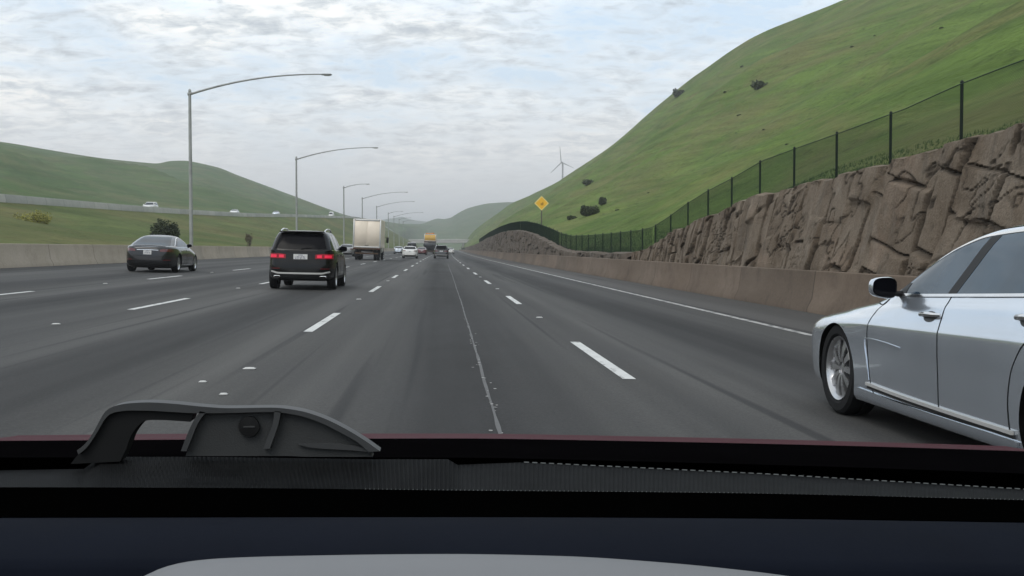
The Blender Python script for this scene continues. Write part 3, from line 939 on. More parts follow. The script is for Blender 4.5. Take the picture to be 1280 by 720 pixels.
def grass_mat(name, stops, yel, tint_scale=.02, fine=.35, bmp=.7):
    m, nt, bs = new_mat(name)
    co = coords(nt)
    big = noise(nt, co, tint_scale, 5, .6, .8)
    mid = noise(nt, co, .16, 6, .65, .5, stretch=(1, .55, 1.6))
    small = noise(nt, co, 1.3, 5, .7)
    f = math_n(nt, "ADD", math_n(nt, "MULTIPLY", big, .55), math_n(nt, "MULTIPLY", mid, .45))
    c = ramp(nt, f, stops)
    # dry straw patches
    dry = noise(nt, co, .055, 6, .66, 1.0, stretch=(.7, .7, 2.2))
    c = mixc(nt, ramp(nt, dry, [(.44, (0, 0, 0)), (.64, (.85, .85, .85))]), c, yel)
    ter = noise(nt, co, 1.0, 4, .6, .4, stretch=(.05, .035, .55))
    c = mixc(nt, .55, c, ramp(nt, ter, [(.36, (.32, .34, .30)), (.5, (.5, .5, .5)), (.64, (.66, .66, .62))]), "OVERLAY")
    # individual tussocks
    v = node(nt, "ShaderNodeTexVoronoi"); v.inputs["Scale"].default_value = .55
    nt.links.new(co, v.inputs["Vector"])
    tus = ramp(nt, math_n(nt, "ADD", v.outputs["Distance"], math_n(nt, "MULTIPLY", small, .5)), [(.36, (.5, .5, .5)), (.52, (1, 1, 1))])
    c = mixc(nt, .40, c, tus, "MULTIPLY")
    spot = noise(nt, co, .30, 5, .75, .6, stretch=(1, .7, 1.5))
    c = mixc(nt, ramp(nt, spot, [(.57, (0, 0, 0)), (.70, (.75, .75, .75))]), c, tuple(q * .75 for q in stops[0][1]))
    c = mixc(nt, fine, c, ramp(nt, small, [(.3, (.25, .25, .25)), (.72, (.8, .8, .8))]), "OVERLAY")
    nt.links.new(c, bs.inputs["Base Color"])
    bs.inputs["Roughness"].default_value = .95; bs.inputs["Specular IOR Level"].default_value = .1
    h = math_n(nt, "ADD", math_n(nt, "MULTIPLY", mid, 1.6), math_n(nt, "MULTIPLY", small, .35))
    bump(nt, h, bmp, 1.0, bs)
    return m


def concrete(name, c0, c1, stain, jd=1.0, joint=6.0):
    m, nt, bs = new_mat(name)
    uv = coords(nt, "UV"); co = coords(nt)
    n = noise(nt, co, .5, 6, .65, stretch=(1, .35, 1))
    c = ramp(nt, n, [(.3, c0), (.7, c1)])
    drip = noise(nt, uv, 1, 5, .7, .3, stretch=(.8, 1.1, 1))
    c = mixc(nt, ramp(nt, drip, [(.50, (0, 0, 0)), (.72, (.5, .5, .5))]), c, stain)
    g = noise(nt, co, 14, 4, .7)
    c = mixc(nt, .25, c, ramp(nt, g, [(.3, (.3, .3, .3)), (.7, (.7, .7, .7))]), "OVERLAY")
    # cast segments differ a little and meet in thin joints
    sep = node(nt, "ShaderNodeSeparateXYZ"); nt.links.new(uv, sep.inputs[0])
    q = math_n(nt, "DIVIDE", sep.outputs[1], joint)
    seg = math_n(nt, "FLOOR", q)
    wn = node(nt, "ShaderNodeTexWhiteNoise"); wn.noise_dimensions = "1D"; nt.links.new(seg, wn.inputs["W"])
    c = mixc(nt, .5, c, ramp(nt, wn.outputs["Value"], [(0, (.36, .36, .36)), (1, (.62, .60, .58))]), "OVERLAY")
    fr = math_n(nt, "FRACT", q)
    c = mixc(nt, math_n(nt, "MULTIPLY", math_n(nt, "LESS_THAN", fr, .010), jd), c, tuple(x * .35 for x in c0))
    nt.links.new(c, bs.inputs["Base Color"]); bs.inputs["Roughness"].default_value = .9
    bs.inputs["Specular IOR Level"].default_value = .2
    bump(nt, math_n(nt, "ADD", g, n), .35, .02, bs)
    return m


def rock_mat(name="sculpted_rock", k=(1, 1, 1)):
    m, nt, bs = new_mat(name)
    co = coords(nt)
    n = noise(nt, co, .9, 7, .65, .4, stretch=(1, 1, .8))
    c = ramp(nt, n, [(.26, (.100, .074, .052)), (.43, (.188, .146, .108)), (.58, (.245, .198, .152)), (.76, (.33, .285, .235))])
    st = noise(nt, co, 1.4, 5, .7, .8, stretch=(1, 1.0, .22))
    c = mixc(nt, ramp(nt, st, [(.52, (0, 0, 0)), (.72, (.75, .75, .75))]), c, (.125, .108, .09))
    r2 = noise(nt, co, .45, 3, .6)
    c = mixc(nt, ramp(nt, r2, [(.55, (0, 0, 0)), (.75, (.5, .5, .5))]), c, (.27, .18, .125))
    g = noise(nt, co, 24, 5, .7)
    c = mixc(nt, .4, c, ramp(nt, g, [(.28, (.25, .25, .25)), (.72, (.75, .75, .75))]), "OVERLAY")
    # near-black colour along the joints of the carving (a map of the joints themselves)
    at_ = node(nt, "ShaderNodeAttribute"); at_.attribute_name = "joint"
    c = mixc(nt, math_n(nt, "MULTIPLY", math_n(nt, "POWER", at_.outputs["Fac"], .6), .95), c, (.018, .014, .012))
    c = mixc(nt, 1.0, c, k, "MULTIPLY")
    nt.links.new(c, bs.inputs["Base Color"]); bs.inputs["Roughness"].default_value = .92
    bs.inputs["Specular IOR Level"].default_value = .2
    bump(nt, math_n(nt, "ADD", math_n(nt, "MULTIPLY", g, .5), noise(nt, co, 5, 6, .75)), .8, .07, bs)
    return m


def leaf_mat(name, a, b):
    m, nt, bs = new_mat(name)
    gi = node(nt, "ShaderNodeNewGeometry")
    nt.links.new(ramp(nt, gi.outputs["Random Per Island"], [(0, a), (1, b)]), bs.inputs["Base Color"])
    bs.inputs["Roughness"].default_value = .75
    return m


M["asphalt"] = asphalt()
M["road_paint"] = worn_paint("road_paint", (.66, .66, .64), .445)
M["faded_paint"] = worn_paint("faded_road_paint", (.46, .45, .43), .50)
M["seam"] = worn_paint("seam_filler", (.090, .089, .087), .62)
M["grass_right"] = grass_mat("hill_grass", [(.27, (.048, .080, .019)), (.42, (.086, .136, .032)), (.57, (.118, .176, .041)), (.73, (.155, .208, .058))], (.155, .155, .060))
M["grass_left"] = grass_mat("berm_grass", [(.25, (0.0592, 0.0799, 0.0266)), (.45, (0.0925, 0.1221, 0.0400)), (.62, (0.1147, 0.1443, 0.0488)), (.8, (0.1480, 0.1628, 0.0629))], (0.1480, 0.1369, 0.0577), .05, .25)
M["grass_far"] = grass_mat("far_hill_grass", [(.25, (0.0444, 0.0799, 0.0266)), (.45, (0.0629, 0.1073, 0.0340)), (.65, (0.0814, 0.1258, 0.0400)), (.8, (0.0999, 0.1406, 0.0518))], (0.1184, 0.1258, 0.0592), .006, .15, .12)
M["valley"] = grass_mat("valley_ground", [(.25, (.05, .08, .03)), (.45, (.075, .11, .04)), (.65, (.09, .13, .05)), (.8, (.12, .14, .06))], (.13, .13, .07), .01, .15)
M["barrier_right"] = concrete("weathered_barrier_concrete", (.140, .106, .080), (.215, .170, .134), (.080, .062, .050), .5)
M["barrier_left"] = concrete("pale_barrier_concrete", (.39, .335, .275), (.49, .43, .365), (.30, .25, .205), .7)
M["rail_pale"] = concrete("bleached_concrete", (.42, .42, .40), (.52, .52, .50), (.36, .36, .34))
M["rock"] = rock_mat()
M["dark_rock"] = rock_mat("darker_sculpted_rock", (.66, .68, .72))
M["fence"] = plain("dark_green_vinyl", (.013, .040, .022), .6, 0, 0, .2, 2, .3)
M["fence_post"] = plain("dark_green_post", (.008, .014, .010), .6, 0, 0, .2, 2, .3)
M["bush_dark"] = leaf_mat("dark_shrub_leaves", (.022, .034, .014), (.05, .066, .028))
M["bush_olive"] = leaf_mat("hill_shrub_leaves", (.030, .046, .018), (.065, .085, .030))
M["bush_yellow"] = leaf_mat("yellow_flowers", (.20, .21, .04), (.36, .34, .07))
M["bush_dry"] = leaf_mat("dry_shrub_leaves", (.09, .07, .045), (.15, .12, .08))
M["blade"] = leaf_mat("grass_blades", (.034, .070, .018), (.075, .125, .032))
M["bark"] = plain("shrub_wood", (.06, .045, .03), .9, 0, 0, .3, 8)
M["sign_yellow"] = plain("sign_yellow", (.95, .53, .04), .5, 0, 0, .04, 4)
M["sign_pale"] = plain("sign_border_yellow", (.95, .74, .28), .5, 0, 0, .04, 4)
M["sign_mark"] = plain("sign_symbol", (.50, .25, .012), .5, 0, 0, .05, 4)
M["post_wood"] = plain("sign_post", (.10, .09, .08), .8, 0, 0, .2, 6)
M["turbine"] = plain("turbine_white", (.38, .38, .39), .5, 0, 0, .05, .2)
M["truck_box"] = plain("truck_box_white", (.88, .77, .64), .5, 0, .2, .06, .9)
M["pale_concrete"] = plain("pale_concrete", (.50, .48, .46), .85, 0, 0, .12, .3)
M["truck_seal"] = M["rubber"]
M["truck_frame"] = plain("truck_door_frame", (.66, .66, .65), .4, .1, 0, .1, 2)
M["rust"] = plain("rusty_bumper", (.10, .062, .042), .8, .2, 0, .4, 4)
M["yellow_load"] = plain("yellow_truck_box", (.74, .45, .10), .5, 0, .2, .08, 1.5)
M["orange_load"] = plain("orange_load", (.55, .22, .05), .6, 0, 0, .2, 2)

# ------------------------------------------------------------------ profiles along the road
FENCE_X = 9.3
YZ_BASE = np.array([(-60, 3.6), (0, 3.4), (12, 3.2), (17.8, 3.08), (19.6, 3.02), (21.8, 2.88), (25.3, 2.78), (28.4, 2.71), (31.7, 2.62), (34.9, 2.33), (38.3, 2.09),
                    (41.6, 1.77), (45, 1.36), (48, 1.05), (52, .95), (61, .93), (70, .95), (78, 1.02), (85, 1.3), (92, 1.75), (106, 2.5), (120, 3.05), (131, 3.3),
                    (150, 3.55), (178, 3.6), (220, 3.4), (303, 2.6), (400, 2.2), (520, 2.0), (700, 2.0), (950, 2.0), (1400, 2.0)])


def base_z(Y):
    return np.interp(Y, YZ_BASE[:, 0], YZ_BASE[:, 1])


def fence_x(Y):
    return FENCE_X + bend(Y)


# ------------------------------------------------------------------ road
def add_uv(o, uvs):
    me = o.data
    lay = me.uv_layers.new(name="UVMap")
    li = np.zeros(len(me.loops), dtype=np.int32); me.loops.foreach_get("vertex_index", li)
    lay.data.foreach_set("uv", np.asarray(uvs, np.float32)[li].ravel())


def sweep(name, section, ys, mat, parent=None, smooth=30, kind=None):
    """sweep a list of (X, z, absolute?) along the road; uv = (section length, Y)"""
    sec = np.array(section, float)
    s = np.concatenate([[0], np.cumsum(np.hypot(*np.diff(sec, axis=0).T))])
    P = np.zeros((len(ys), len(sec), 3)); uv = np.zeros((len(ys), len(sec), 2))
    for i, y in enumerate(ys):
        P[i, :, 0] = sec[:, 0] + bend(y); P[i, :, 1] = y; P[i, :, 2] = sec[:, 1]
        uv[i, :, 0] = s; uv[i, :, 1] = y
    mb = MB(); mb.grid(P, flip=True)
    o = mb.build(name, mat, parent, smooth)
    add_uv(o, uv.reshape(-1, 2))
    return o


ys_road = np.concatenate([np.arange(-40, 200, 4), np.arange(200, 1500, 20)])
xs_road = np.array([-16.4, -14, -12.81, -11, -9.15, -7.3, -5.49, -3.6, -1.83, 0, 1.83, 3.6, 5.75, 7, 8.35])
sec = [(x, float(road_z(x))) for x in xs_road]
rd = sweep("road", sec, ys_road, M["asphalt"], smooth=180)
add = rd.data.uv_layers[0]
uvs = np.array([(x, y) for y in ys_road for x in xs_road])
li = np.zeros(len(rd.data.loops), dtype=np.int32); rd.data.loops.foreach_get("vertex_index", li)
add.data.foreach_set("uv", uvs[li].astype(np.float32).ravel())
tag(rd, kind="structure")

# ground: one sheet out to the mountains
g = MB()
gx = np.concatenate([np.linspace(-2600, -100, 12), np.linspace(-60, 60, 9), np.linspace(100, 2600, 12)])
gy = np.concatenate([np.linspace(-250, 0, 5), np.linspace(100, 5300, 40)])
P = np.zeros((len(gx), len(gy), 3))
P[..., 0] = gx[:, None]; P[..., 1] = gy[None]; P[..., 2] = -.75
g.grid(P)
tag(g.build("ground", M["valley"]), kind="structure")

# painted lines
def dashes(name, X, start, length, mat, width=.13, upto=420):
    mb = MB(); y = start - 14.63 * 2
    while y < upto:
        if y > -25:
            n = 3
            ys = np.linspace(y, y + length, n + 1)
            P = np.array([[road(X - width / 2, q, .004), road(X + width / 2, q, .004)] for q in ys])
            mb.grid(P, flip=True)
        y += 14.63
    o = mb.build(name, mat)
    tag(o, kind="structure")

dashes("lane_line", 1.83, 10.6, 4.3, M["road_paint"])
dashes("lane_line", -1.83, 15.9, 4.6, M["road_paint"])
dashes("lane_line", -5.49, 20.4, 4.6, M["road_paint"])
dashes("lane_line", -9.15, 36.0, 4.6, M["road_paint"])
mb = MB(); ys = np.arange(-30, 600, 4.0)
mb.grid(np.array([[road(5.68, q, .004), road(5.82, q, .004)] for q in ys]), flip=True)
tag(mb.build("edge_line", M["faded_paint"]), kind="structure")
# ragged pale seam running up the near lane, with white flecks
mb = MB(); ys = np.arange(3, 90, .12)
sx = np.interp(ys, [3, 7.7, 15, 25, 50, 90], [.40, .41, .46, .52, .62, .66]) + .010 * fbm(ys * .5, ys * 0, 3, 5)
w = .009 + .010 * np.clip(fbm(ys * 1.6, ys * 0 + 3, 3, 9) + .25, 0, 1)
P = np.array([[road(a - b, q, .003), road(a + b, q, .003)] for a, b, q in zip(sx, w, ys)])
mb.grid(P, flip=True)
tag(mb.build("road_seam", M["seam"]), kind="structure")
mb = MB(); rr = random.Random(5)
for k in range(46):
    q = 6.2 + 14 * rr.random() ** 1.9
    a = np.interp(q, [3, 7.7, 15, 25], [.40, .41, .46, .52]) + rr.gauss(0, .035)
    s = rr.uniform(.006, .017)
    pts = [road(a + s * math.cos(t) * rr.uniform(.6, 1.3), q + 1.8 * s * math.sin(t) * rr.uniform(.6, 1.3), .006) for t in np.linspace(0, 2 * math.pi, 7, endpoint=False)]
    mb.add(pts, [tuple(range(7))])
tag(mb.build("paint_flecks", M["faded_paint"]), kind="stuff")

# raised pavement markers
proto = None
spots = [(-1.83, 11.0), (-5.49, 16.5), (-1.83, 26.0), (1.83, 20.2), (1.83, 34.8), (-9.15, 31.5), (-5.49, 31.2), (1.83, 49.4), (-1.83, 40.8), (-9.15, 46), (-1.72, 9.1), (-2.05, 9.9)]
for i, (x, y) in enumerate(spots):
    if proto is None:
        mb = MB(); mb.box((0, 0, .009), (.12, .10, .018), .008, taper=(.8, .6))
        proto = mb.build("road_marker", M["road_paint"], smooth=40)
        o = proto
    else:
        o = proto.copy(); COL.objects.link(o)
    o.location = road(x, y, 0)
    if i >= 10: o.scale = (.55, .6, .8)
    tag(o, "small pale raised pavement marker on the asphalt between lane dashes", "road marker", "raised pavement markers on the lane lines")

# ------------------------------------------------------------------ barriers
ys_b = np.concatenate([np.arange(-30, 200, 2.0), np.arange(200, 900, 10)])
zr = float(road_z(8.1))
right_sec = [(8.06, zr - .05), (8.06, zr + .08), (8.17, zr + .30), (8.25, zr + .89), (8.265, zr + .905), (8.40, zr + .905), (8.415, zr + .89), (8.46, zr + .1)]
o = sweep("concrete_barrier", right_sec, ys_b, M["barrier_right"], smooth=30)
tag(o, "brownish stained concrete barrier at the foot of the rock wall on the right shoulder", "barrier")
zl = float(road_z(-16.2))
left_sec = [(-16.55, zl - .4), (-16.50, zl + .90), (-16.485, zl + .915), (-16.30, zl + .915), (-16.285, zl + .90), (-16.2, zl + .30), (-16.08, zl + .08), (-16.08, zl - .06)]
o = sweep("concrete_barrier", left_sec, ys_b, M["barrier_left"], smooth=30)
tag(o, "long pale concrete barrier along the far left shoulder below the grass berm", "barrier")

# ------------------------------------------------------------------ sculpted rock walls
def voronoi(a, b, seed, jitter=.9):
    i0, j0 = np.floor(a), np.floor(b)
    d1 = np.full(a.shape, 9.0); d2 = np.full(a.shape, 9.0)
    ci = np.zeros(a.shape); cj = np.zeros(a.shape); px = np.zeros(a.shape); py = np.zeros(a.shape)
    for di in (-1, 0, 1):
        for dj in (-1, 0, 1):
            i, j = i0 + di, j0 + dj
            x = i + .5 + jitter * (hash2(i, j, seed) - .5); y = j + .5 + jitter * (hash2(i, j, seed + 3) - .5)
            d = np.hypot(a - x, b - y)
            nb = d < d1
            d2 = np.where(nb, d1, np.minimum(d2, d))
            ci, cj = np.where(nb, i, ci), np.where(nb, j, cj)
            px, py = np.where(nb, a - x, px), np.where(nb, b - y, py)
            d1 = np.where(nb, d, d1)
    return d2 - d1, ci, cj, px, py


def rock_wall(name, ys, nt, zbot, topfn, x0, lean, seed, s1, s2, mat="rock"):
    Y = np.repeat(ys[:, None], nt, 1); T = np.linspace(0, 1, nt)[None] + 0 * Y
    zt = topfn(Y) + .10 * fbm(Y * 1.1, Y * 0, 4, seed + 40) + .02
    Z = zbot + (zt - zbot) * T
    # slabs: slanted near-vertical joints of varying spacing, broken by tilted bedding cracks
    wid = s1(Y)
    ya = Y + .34 * Z + .20 * fbm(Y * .55, Z * .8, 3, seed + 1) + .05 * fbm(Y * 3, Z * 3, 2, seed + 2)
    grid_y = np.linspace(ys.min() - 8, ys.max() + 8, 6000)
    cum = np.concatenate([[0], np.cumsum(np.diff(grid_y) / s1(grid_y[1:]))])
    A = np.interp(ya, grid_y, cum)
    def edges(q, sd, jit=.62):
        """nearest jittered integer edge: cell index and signed distances"""
        i = np.floor(q)
        lo = i + jit * (hash2(i, i * 0, sd) - .5); hi = i + 1 + jit * (hash2(i + 1, i * 0, sd) - .5)
        c = np.where(q < lo, i - 1, np.where(q > hi, i + 1, i))
        lo = c + jit * (hash2(c, c * 0, sd) - .5); hi = c + 1 + jit * (hash2(c + 1, c * 0, sd) - .5)
        return c, q - lo, hi - q
    ci, al, ah = edges(A, seed)
    zb_ = Z - .30 * (Y - 20) * np.clip((32 - Y) / 10, 0, 1) * .6 + .10 * (Y - 20) * np.clip((Y - 30) / 10, 0, 1) + .16 * fbm(Y * .6 + 4, Z * .5, 3, seed + 3)
    Bq = zb_ / s2 * (1 + .25 * (hash2(ci, ci * 0, seed + 4) - .5)) + 3.7 * hash2(np.floor(ci / 2), ci * 0, seed + 5)
    cj, bl, bh = edges(Bq, seed + 9, .7)
    da = np.minimum(al, ah) * wid; db = np.minimum(bl, bh) * s2
    eida = np.where(al < ah, ci, ci + 1); eidb = np.where(bl < bh, cj, cj + 1)
    gate = lambda u, v, k, th: np.clip((fbm(u, v, 2, k) - th) * 6, 0, 1)
    ga = gate(eida * 3.7 + Z * .9, Z * 1.1 + eida, seed + 21, -.16)
    gb = gate(A * .9 + eidb * 2.3, eidb * 5.1, seed + 23, -.10)
    wa = .020 + .024 * hash2(eida, cj, seed + 31); wb = .020 + .022 * hash2(ci, eidb, seed + 33)
    c1 = np.exp(-(da / wa) ** 2) * ga; c2 = np.exp(-(db / wb) ** 2) * gb
    d = .17 * (hash2(ci, cj, seed + 5) - .5) + .08 * (hash2(ci, ci * 0, seed + 6) - .5)
    d = (d + (al - .5) * wid * .22 * (hash2(ci, cj, seed + 7) - .5) + (bl - .5) * s2 * .16 * (hash2(ci, cj, seed + 8) - .5)) * (1 - np.exp(-(np.minimum(da, db) / .055) ** 2))
    d = d + .12 * fbm(Y * .35, Z * .5, 3, seed + 13) + .03 * np.abs(fbm(Y * 1.7, Z * 1.2, 4, seed + 15)) + .030 * (np.abs(fbm(Y * 3.1 + .8 * Z, Z * 2.3, 4, seed + 17)) - .2)
    # hairline cracks wandering through the slabs
    w1 = np.abs(fbm(A * 1.5 + .5 * Z, Z * 1.3 + 7, 4, seed + 51)); w2 = np.abs(fbm(Y * .9 + 31, Z * 2.4 + .5 * Y, 4, seed + 57))
    c3 = np.exp(-(w1 / .030) ** 2) * np.clip(4 * fbm(Y * .5 + 3, Z * .6, 2, seed + 53) + .5, 0, 1)
    c4 = np.exp(-(w2 / .026) ** 2) * np.clip(4 * fbm(Y * .4 + 13, Z * .5, 2, seed + 59) + .3, 0, 1)
    d = d - .15 * c1 - .13 * c2 - .04 * c3 - .04 * c4
    c1 = np.maximum(c1, .8 * c3); c2 = np.maximum(c2, .8 * c4)
    X = x0 + lean * (Z - zbot) - d * np.clip(T * 4 + .4, 0, 1)
    X = X + bend(Y)
    X = np.minimum(X, fence_x(Y) - .10)
    P = np.stack([X, Y, Z], -1)
    # rounded top running back to the fence line
    back = []
    for k, (fx, dz) in enumerate(((.30, .05), (.7, .05), (1.0, .0), (1.15, -.25))):
        q = P[:, -1].copy(); tx = fence_x(ys) + .35
        q[:, 0] = q[:, 0] + (tx - q[:, 0]) * fx; q[:, 2] += dz + .03 * fbm(ys * 1.5, ys * 0 + k * 5, 3, seed)
        back.append(q)
    P = np.concatenate([P, np.stack(back, 1)], 1)
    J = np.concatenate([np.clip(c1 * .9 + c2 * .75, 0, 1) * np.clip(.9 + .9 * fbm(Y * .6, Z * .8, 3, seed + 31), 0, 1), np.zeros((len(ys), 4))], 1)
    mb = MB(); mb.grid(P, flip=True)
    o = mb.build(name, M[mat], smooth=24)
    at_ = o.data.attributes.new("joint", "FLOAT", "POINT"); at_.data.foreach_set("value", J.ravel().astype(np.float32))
    return o

ys_n = np.concatenate([np.arange(-20, 8, .25), np.arange(8, 49.6, .045)])
o = rock_wall("rock_wall", ys_n, 76, .45, base_z, 8.50, .17, 3, lambda y: np.interp(y, [-20, 16, 24, 32, 40, 50], [1.7, 1.7, 1.15, .75, .5, .4]), 1.15)
tag(o, "tall brown carved rock wall with dark cracks rising behind the silver sedan", "rock wall")
ys_f = np.concatenate([np.arange(49.4, 200, .35), np.arange(200, 560, 1.5)])
o = rock_wall("rock_wall", ys_f, 28, .45, base_z, 8.50, .17, 17, lambda y: 1.6 + 0 * y, 1.5, "dark_rock")
tag(o, "humped grey brown rock wall farther up the road below the yellow diamond sign", "rock wall")

# ------------------------------------------------------------------ hills
def hill(name, base, ridge, mat, nu, nt, amp, seed, power=1.0, back=2, roll=.12, noise_scale=.012, ridge_z_noise=0.0, tb=1.35, label=None, flip=False):
    """grass hill between a base polyline and a ridge polyline (same parameter), rounded over the ridge"""
    base, ridge = np.array(base, float), np.array(ridge, float)
    def par(p, n):
        s = np.linspace(0, 1, len(p)); q = np.linspace(0, 1, n)
        return np.stack([interp(s, p[:, k], q) for k in range(3)], 1)
    B, Rg = par(base, nu), par(ridge, nu)
    t = np.linspace(0, tb, nt)[None, :, None]
    XY = B[:, None, :2] * (1 - t) + Rg[:, None, :2] * t
    tt = t[..., 0]
    g = np.where(tt < 1, hill_profile(np.clip(tt, 0, 1), power, roll), 1 - 1.4 * np.clip(tt - 1, 0, 9) ** 1.6 * 2.2)
    Z = B[:, None, 2] + (Rg[:, None, 2] - B[:, None, 2]) * g
    env = np.clip(tt * 6, 0, 1) * np.clip(1 - np.abs(tt - .5) / .5, 0.0, 1)
    Z = Z + amp * fbm(XY[..., 0] * noise_scale, XY[..., 1] * noise_scale, 5, seed) * env
    P = np.concatenate([XY, Z[..., None]], -1)
    mb = MB(); mb.grid(P, flip=bool(flip))
    o = mb.build(name, mat, smooth=180)
    tag(o, kind="structure")
    return P


def hill_profile(t, power, roll):
    """rises like t**power and eases over the top"""
    e = np.clip((t - (1 - roll * 2)) / (roll * 2), 0, 1)
    lin = t ** power
    return lin * (1 - .0 * e)


Yb = [-60, 0, 12, 18, 21, 25, 31, 35, 40, 45, 50, 60, 72, 85, 95, 110, 131, 155, 190, 240, 303, 400, 520, 650, 800, 950]
NU = 420
def right_hill():
    # ridge as seen: skyline pixel and assumed distance
    sky = [((1500, -150), 160), ((1280, -75), 215), ((1150, -35), 280), ((1050, 0), 335), ((1000, 20), 365), ((950, 41), 400), ((880, 86), 450), ((830, 125), 500), ((760, 186), 570),
           ((700, 226), 650), ((665, 243), 710), ((640, 254), 760), ((620, 268), 815), ((600, 282), 860), ((592, 289), 900), ((586, 296), 950)]
    rp = np.array([tuple(at(*p, y)) for p, y in sky])
    rp = np.concatenate([[[240, -60, 90], [215, 60, 92]], rp])
    yq = np.concatenate([np.arange(-60, 10, 5), np.arange(10, 130, 1.2), np.arange(130, 400, 4), np.arange(400, 951, 10)])
    base = np.stack([fence_x(yq) + .12, yq, base_z(yq) - .03], 1)
    # ridge parameterised by its own distance; pair base point y with ridge further up the valley
    ry = np.interp(yq, [-60, 30, 130, 400, 700, 950], [-60, 130, 300, 560, 780, 950])
    ridge = np.stack([interp(rp[:, 1], rp[:, 0], ry), ry, interp(rp[:, 1], rp[:, 2], ry)], 1)
    nt = 130
    t = (np.linspace(0, 1, nt) ** 1.5)[None] * 1.35
    tt = t + 0 * yq[:, None]
    X = base[:, None, 0] * (1 - tt) + ridge[:, None, 0] * tt
    Y = base[:, None, 1] * (1 - tt) + ridge[:, None, 1] * tt
    g = np.where(tt <= 1, np.clip(tt, 0, 1) ** (1.0 + .26 * np.interp(yq, [-60, 40, 90, 400, 950], [0, .2, 1, 1, .6]))[:, None], 1 - 2.6 * np.clip(tt - 1, 0, 9) ** 1.7)
    Z = base[:, None, 2] + (ridge[:, None, 2] - base[:, None, 2]) * g
    env = np.clip(tt * 9, 0, 1) * np.clip((1.02 - tt) * 3, 0, 1)
    Z += env * (8.0 * fbm(X * .013, Y * .013, 3, 21) + 2.6 * fbm(X * .034 + 5, Y * .034, 3, 29) + .9 * fbm(X * .07, Y * .07, 4, 25))
    # a shallow bench (old track) crossing the face
    P = np.stack([X, Y, Z], -1)
    mb = MB(); mb.grid(P, flip=True)
    o = mb.build("hill", M["grass_right"], smooth=180)
    tag(o, kind="structure")
    return P, o
HILL_R, hill_obj = right_hill()

# left berm up to the opposite carriageway
OPP = np.array([(-80, 3.4), (0, 4.4), (60, 5.3), (115, 6.2), (181, 7.2), (255, 8.7), (360, 11.5), (480, 14.5), (589, 17.2), (760, 19), (940, 17), (1300, 6)])
def opp_z(y): return interp(OPP[:, 0], OPP[:, 1], y)
def opp_x(y): return -45.0 + bend(y) * .6
ysb = np.concatenate([np.arange(-60, 300, 3), np.arange(300, 1310, 12)])
tt = np.linspace(0, 1, 26)
X = (-16.52 + bend(ysb))[:, None] * (1 - tt) + opp_x(ysb)[:, None] * tt
zb = zl + .55
Z = zb + (opp_z(ysb)[:, None] - .25 - zb) * (tt ** 1.25)[None]
Z += .5 * fbm(X * .09, ysb[:, None] * .05, 4, 51) * np.sin(np.pi * tt)[None]
P = np.stack([X, np.repeat(ysb[:, None], 26, 1), Z], -1)
mb = MB(); mb.grid(P)
BERM = P
tag(mb.build("berm", M["grass_left"], smooth=180), kind="structure")
# opposite carriageway and its barrier
P = np.zeros((len(ysb), 4, 3))
for k, (dx, dz) in enumerate(((0, -.25), (-.4, 0.0), (-9, .15), (-18, .3))):
    P[:, k] = np.stack([opp_x(ysb) + dx, ysb, opp_z(ysb) + dz], 1)
mb = MB(); mb.grid(P)
o = mb.build("opposite_carriageway", plain("pale_road", (.16, .16, .155), .9, 0, 0, .1, .3), smooth=180); tag(o, kind="structure")
P = np.zeros((len(ysb), 6, 3)); uv = np.zeros((len(ysb), 6, 2))
for k, (dx, dz) in enumerate(((.05, -.3), (.05, .05), (-.1, .62), (-.3, .62), (-.35, .2), (-.5, 0))):
    P[:, k] = np.stack([opp_x(ysb) + dx, ysb, opp_z(ysb) + dz], 1); uv[:, k] = np.stack([ysb * 0 + k * .3, ysb], 1)
mb = MB(); mb.grid(P)
o = mb.build("concrete_barrier", M["rail_pale"], smooth=30); add_uv(o, uv.reshape(-1, 2))
tag(o, "thin pale barrier of the raised carriageway cutting across the left hillside", "barrier")

# hills
far_base_y = np.array([-60, 150, 400, 650, 900, 1100, 1300.])
lsky = [((-520, 130), 420), ((-200, 150), 560), ((0, 177), 680), ((60, 187), 720), ((130, 198), 770), ((190, 204), 820), ((215, 201), 850), ((238, 201.5), 880), ((268, 208), 920), ((300, 220), 960),
        ((335, 233), 1020), ((370, 246), 1100), ((410, 261), 1220), ((440, 270.5), 1300), ((480, 276.5), 1420), ((500, 279.5), 1500), ((530, 280.5), 1650), ((560, 284), 1800), ((620, 288), 1900)]
lr = np.array([tuple(at(*p, y)) for p, y in lsky])
q = np.linspace(0, 1, len(lr))
by = np.interp(np.linspace(0, 1, len(lr)), [0, .1, .8, 1], [-60, 120, 950, 1300])
lb = np.stack([opp_x(by) - 17, by, opp_z(by) + .2], 1)
hill("hill", lb, lr, M["grass_far"], 240, 70, 13, 61, 1.12)
msky = [((450, 290), 2000), ((490, 285), 1950), ((515, 281.5), 1900), ((530, 279), 1900), ((538, 275.6), 1920), ((548, 273), 1950), ((556, 273.6), 1900), ((563, 272), 1850), ((573, 266), 1800), ((584, 260.5), 1780),
        ((598, 256.5), 1760), ((612, 254), 1740), ((640, 252.5), 1700), ((700, 250), 1700), ((800, 250), 1700)]
mr = np.array([tuple(at(*p, y)) for p, y in msky])
mbz = np.array([(x * .62 + 10, 1250, -.5) for x in mr[:, 0]])
hill("hill", mbz, mr, M["grass_far"], 120, 60, 10, 71, .9, flip=True)
fsky = [((300, 300), 3500), ((420, 284), 3500), ((470, 276), 3500), ((492, 272.5), 3500), ((502, 271), 3500), ((515, 274.5), 3500), ((535, 277), 3500), ((555, 279), 3500), ((590, 281), 3500), ((700, 285), 3500)]
fr_ = np.array([tuple(at(*p, y)) for p, y in fsky])
fb = fr_ * 1.0; fb[:, 1] -= 450; fb[:, 2] = -.6
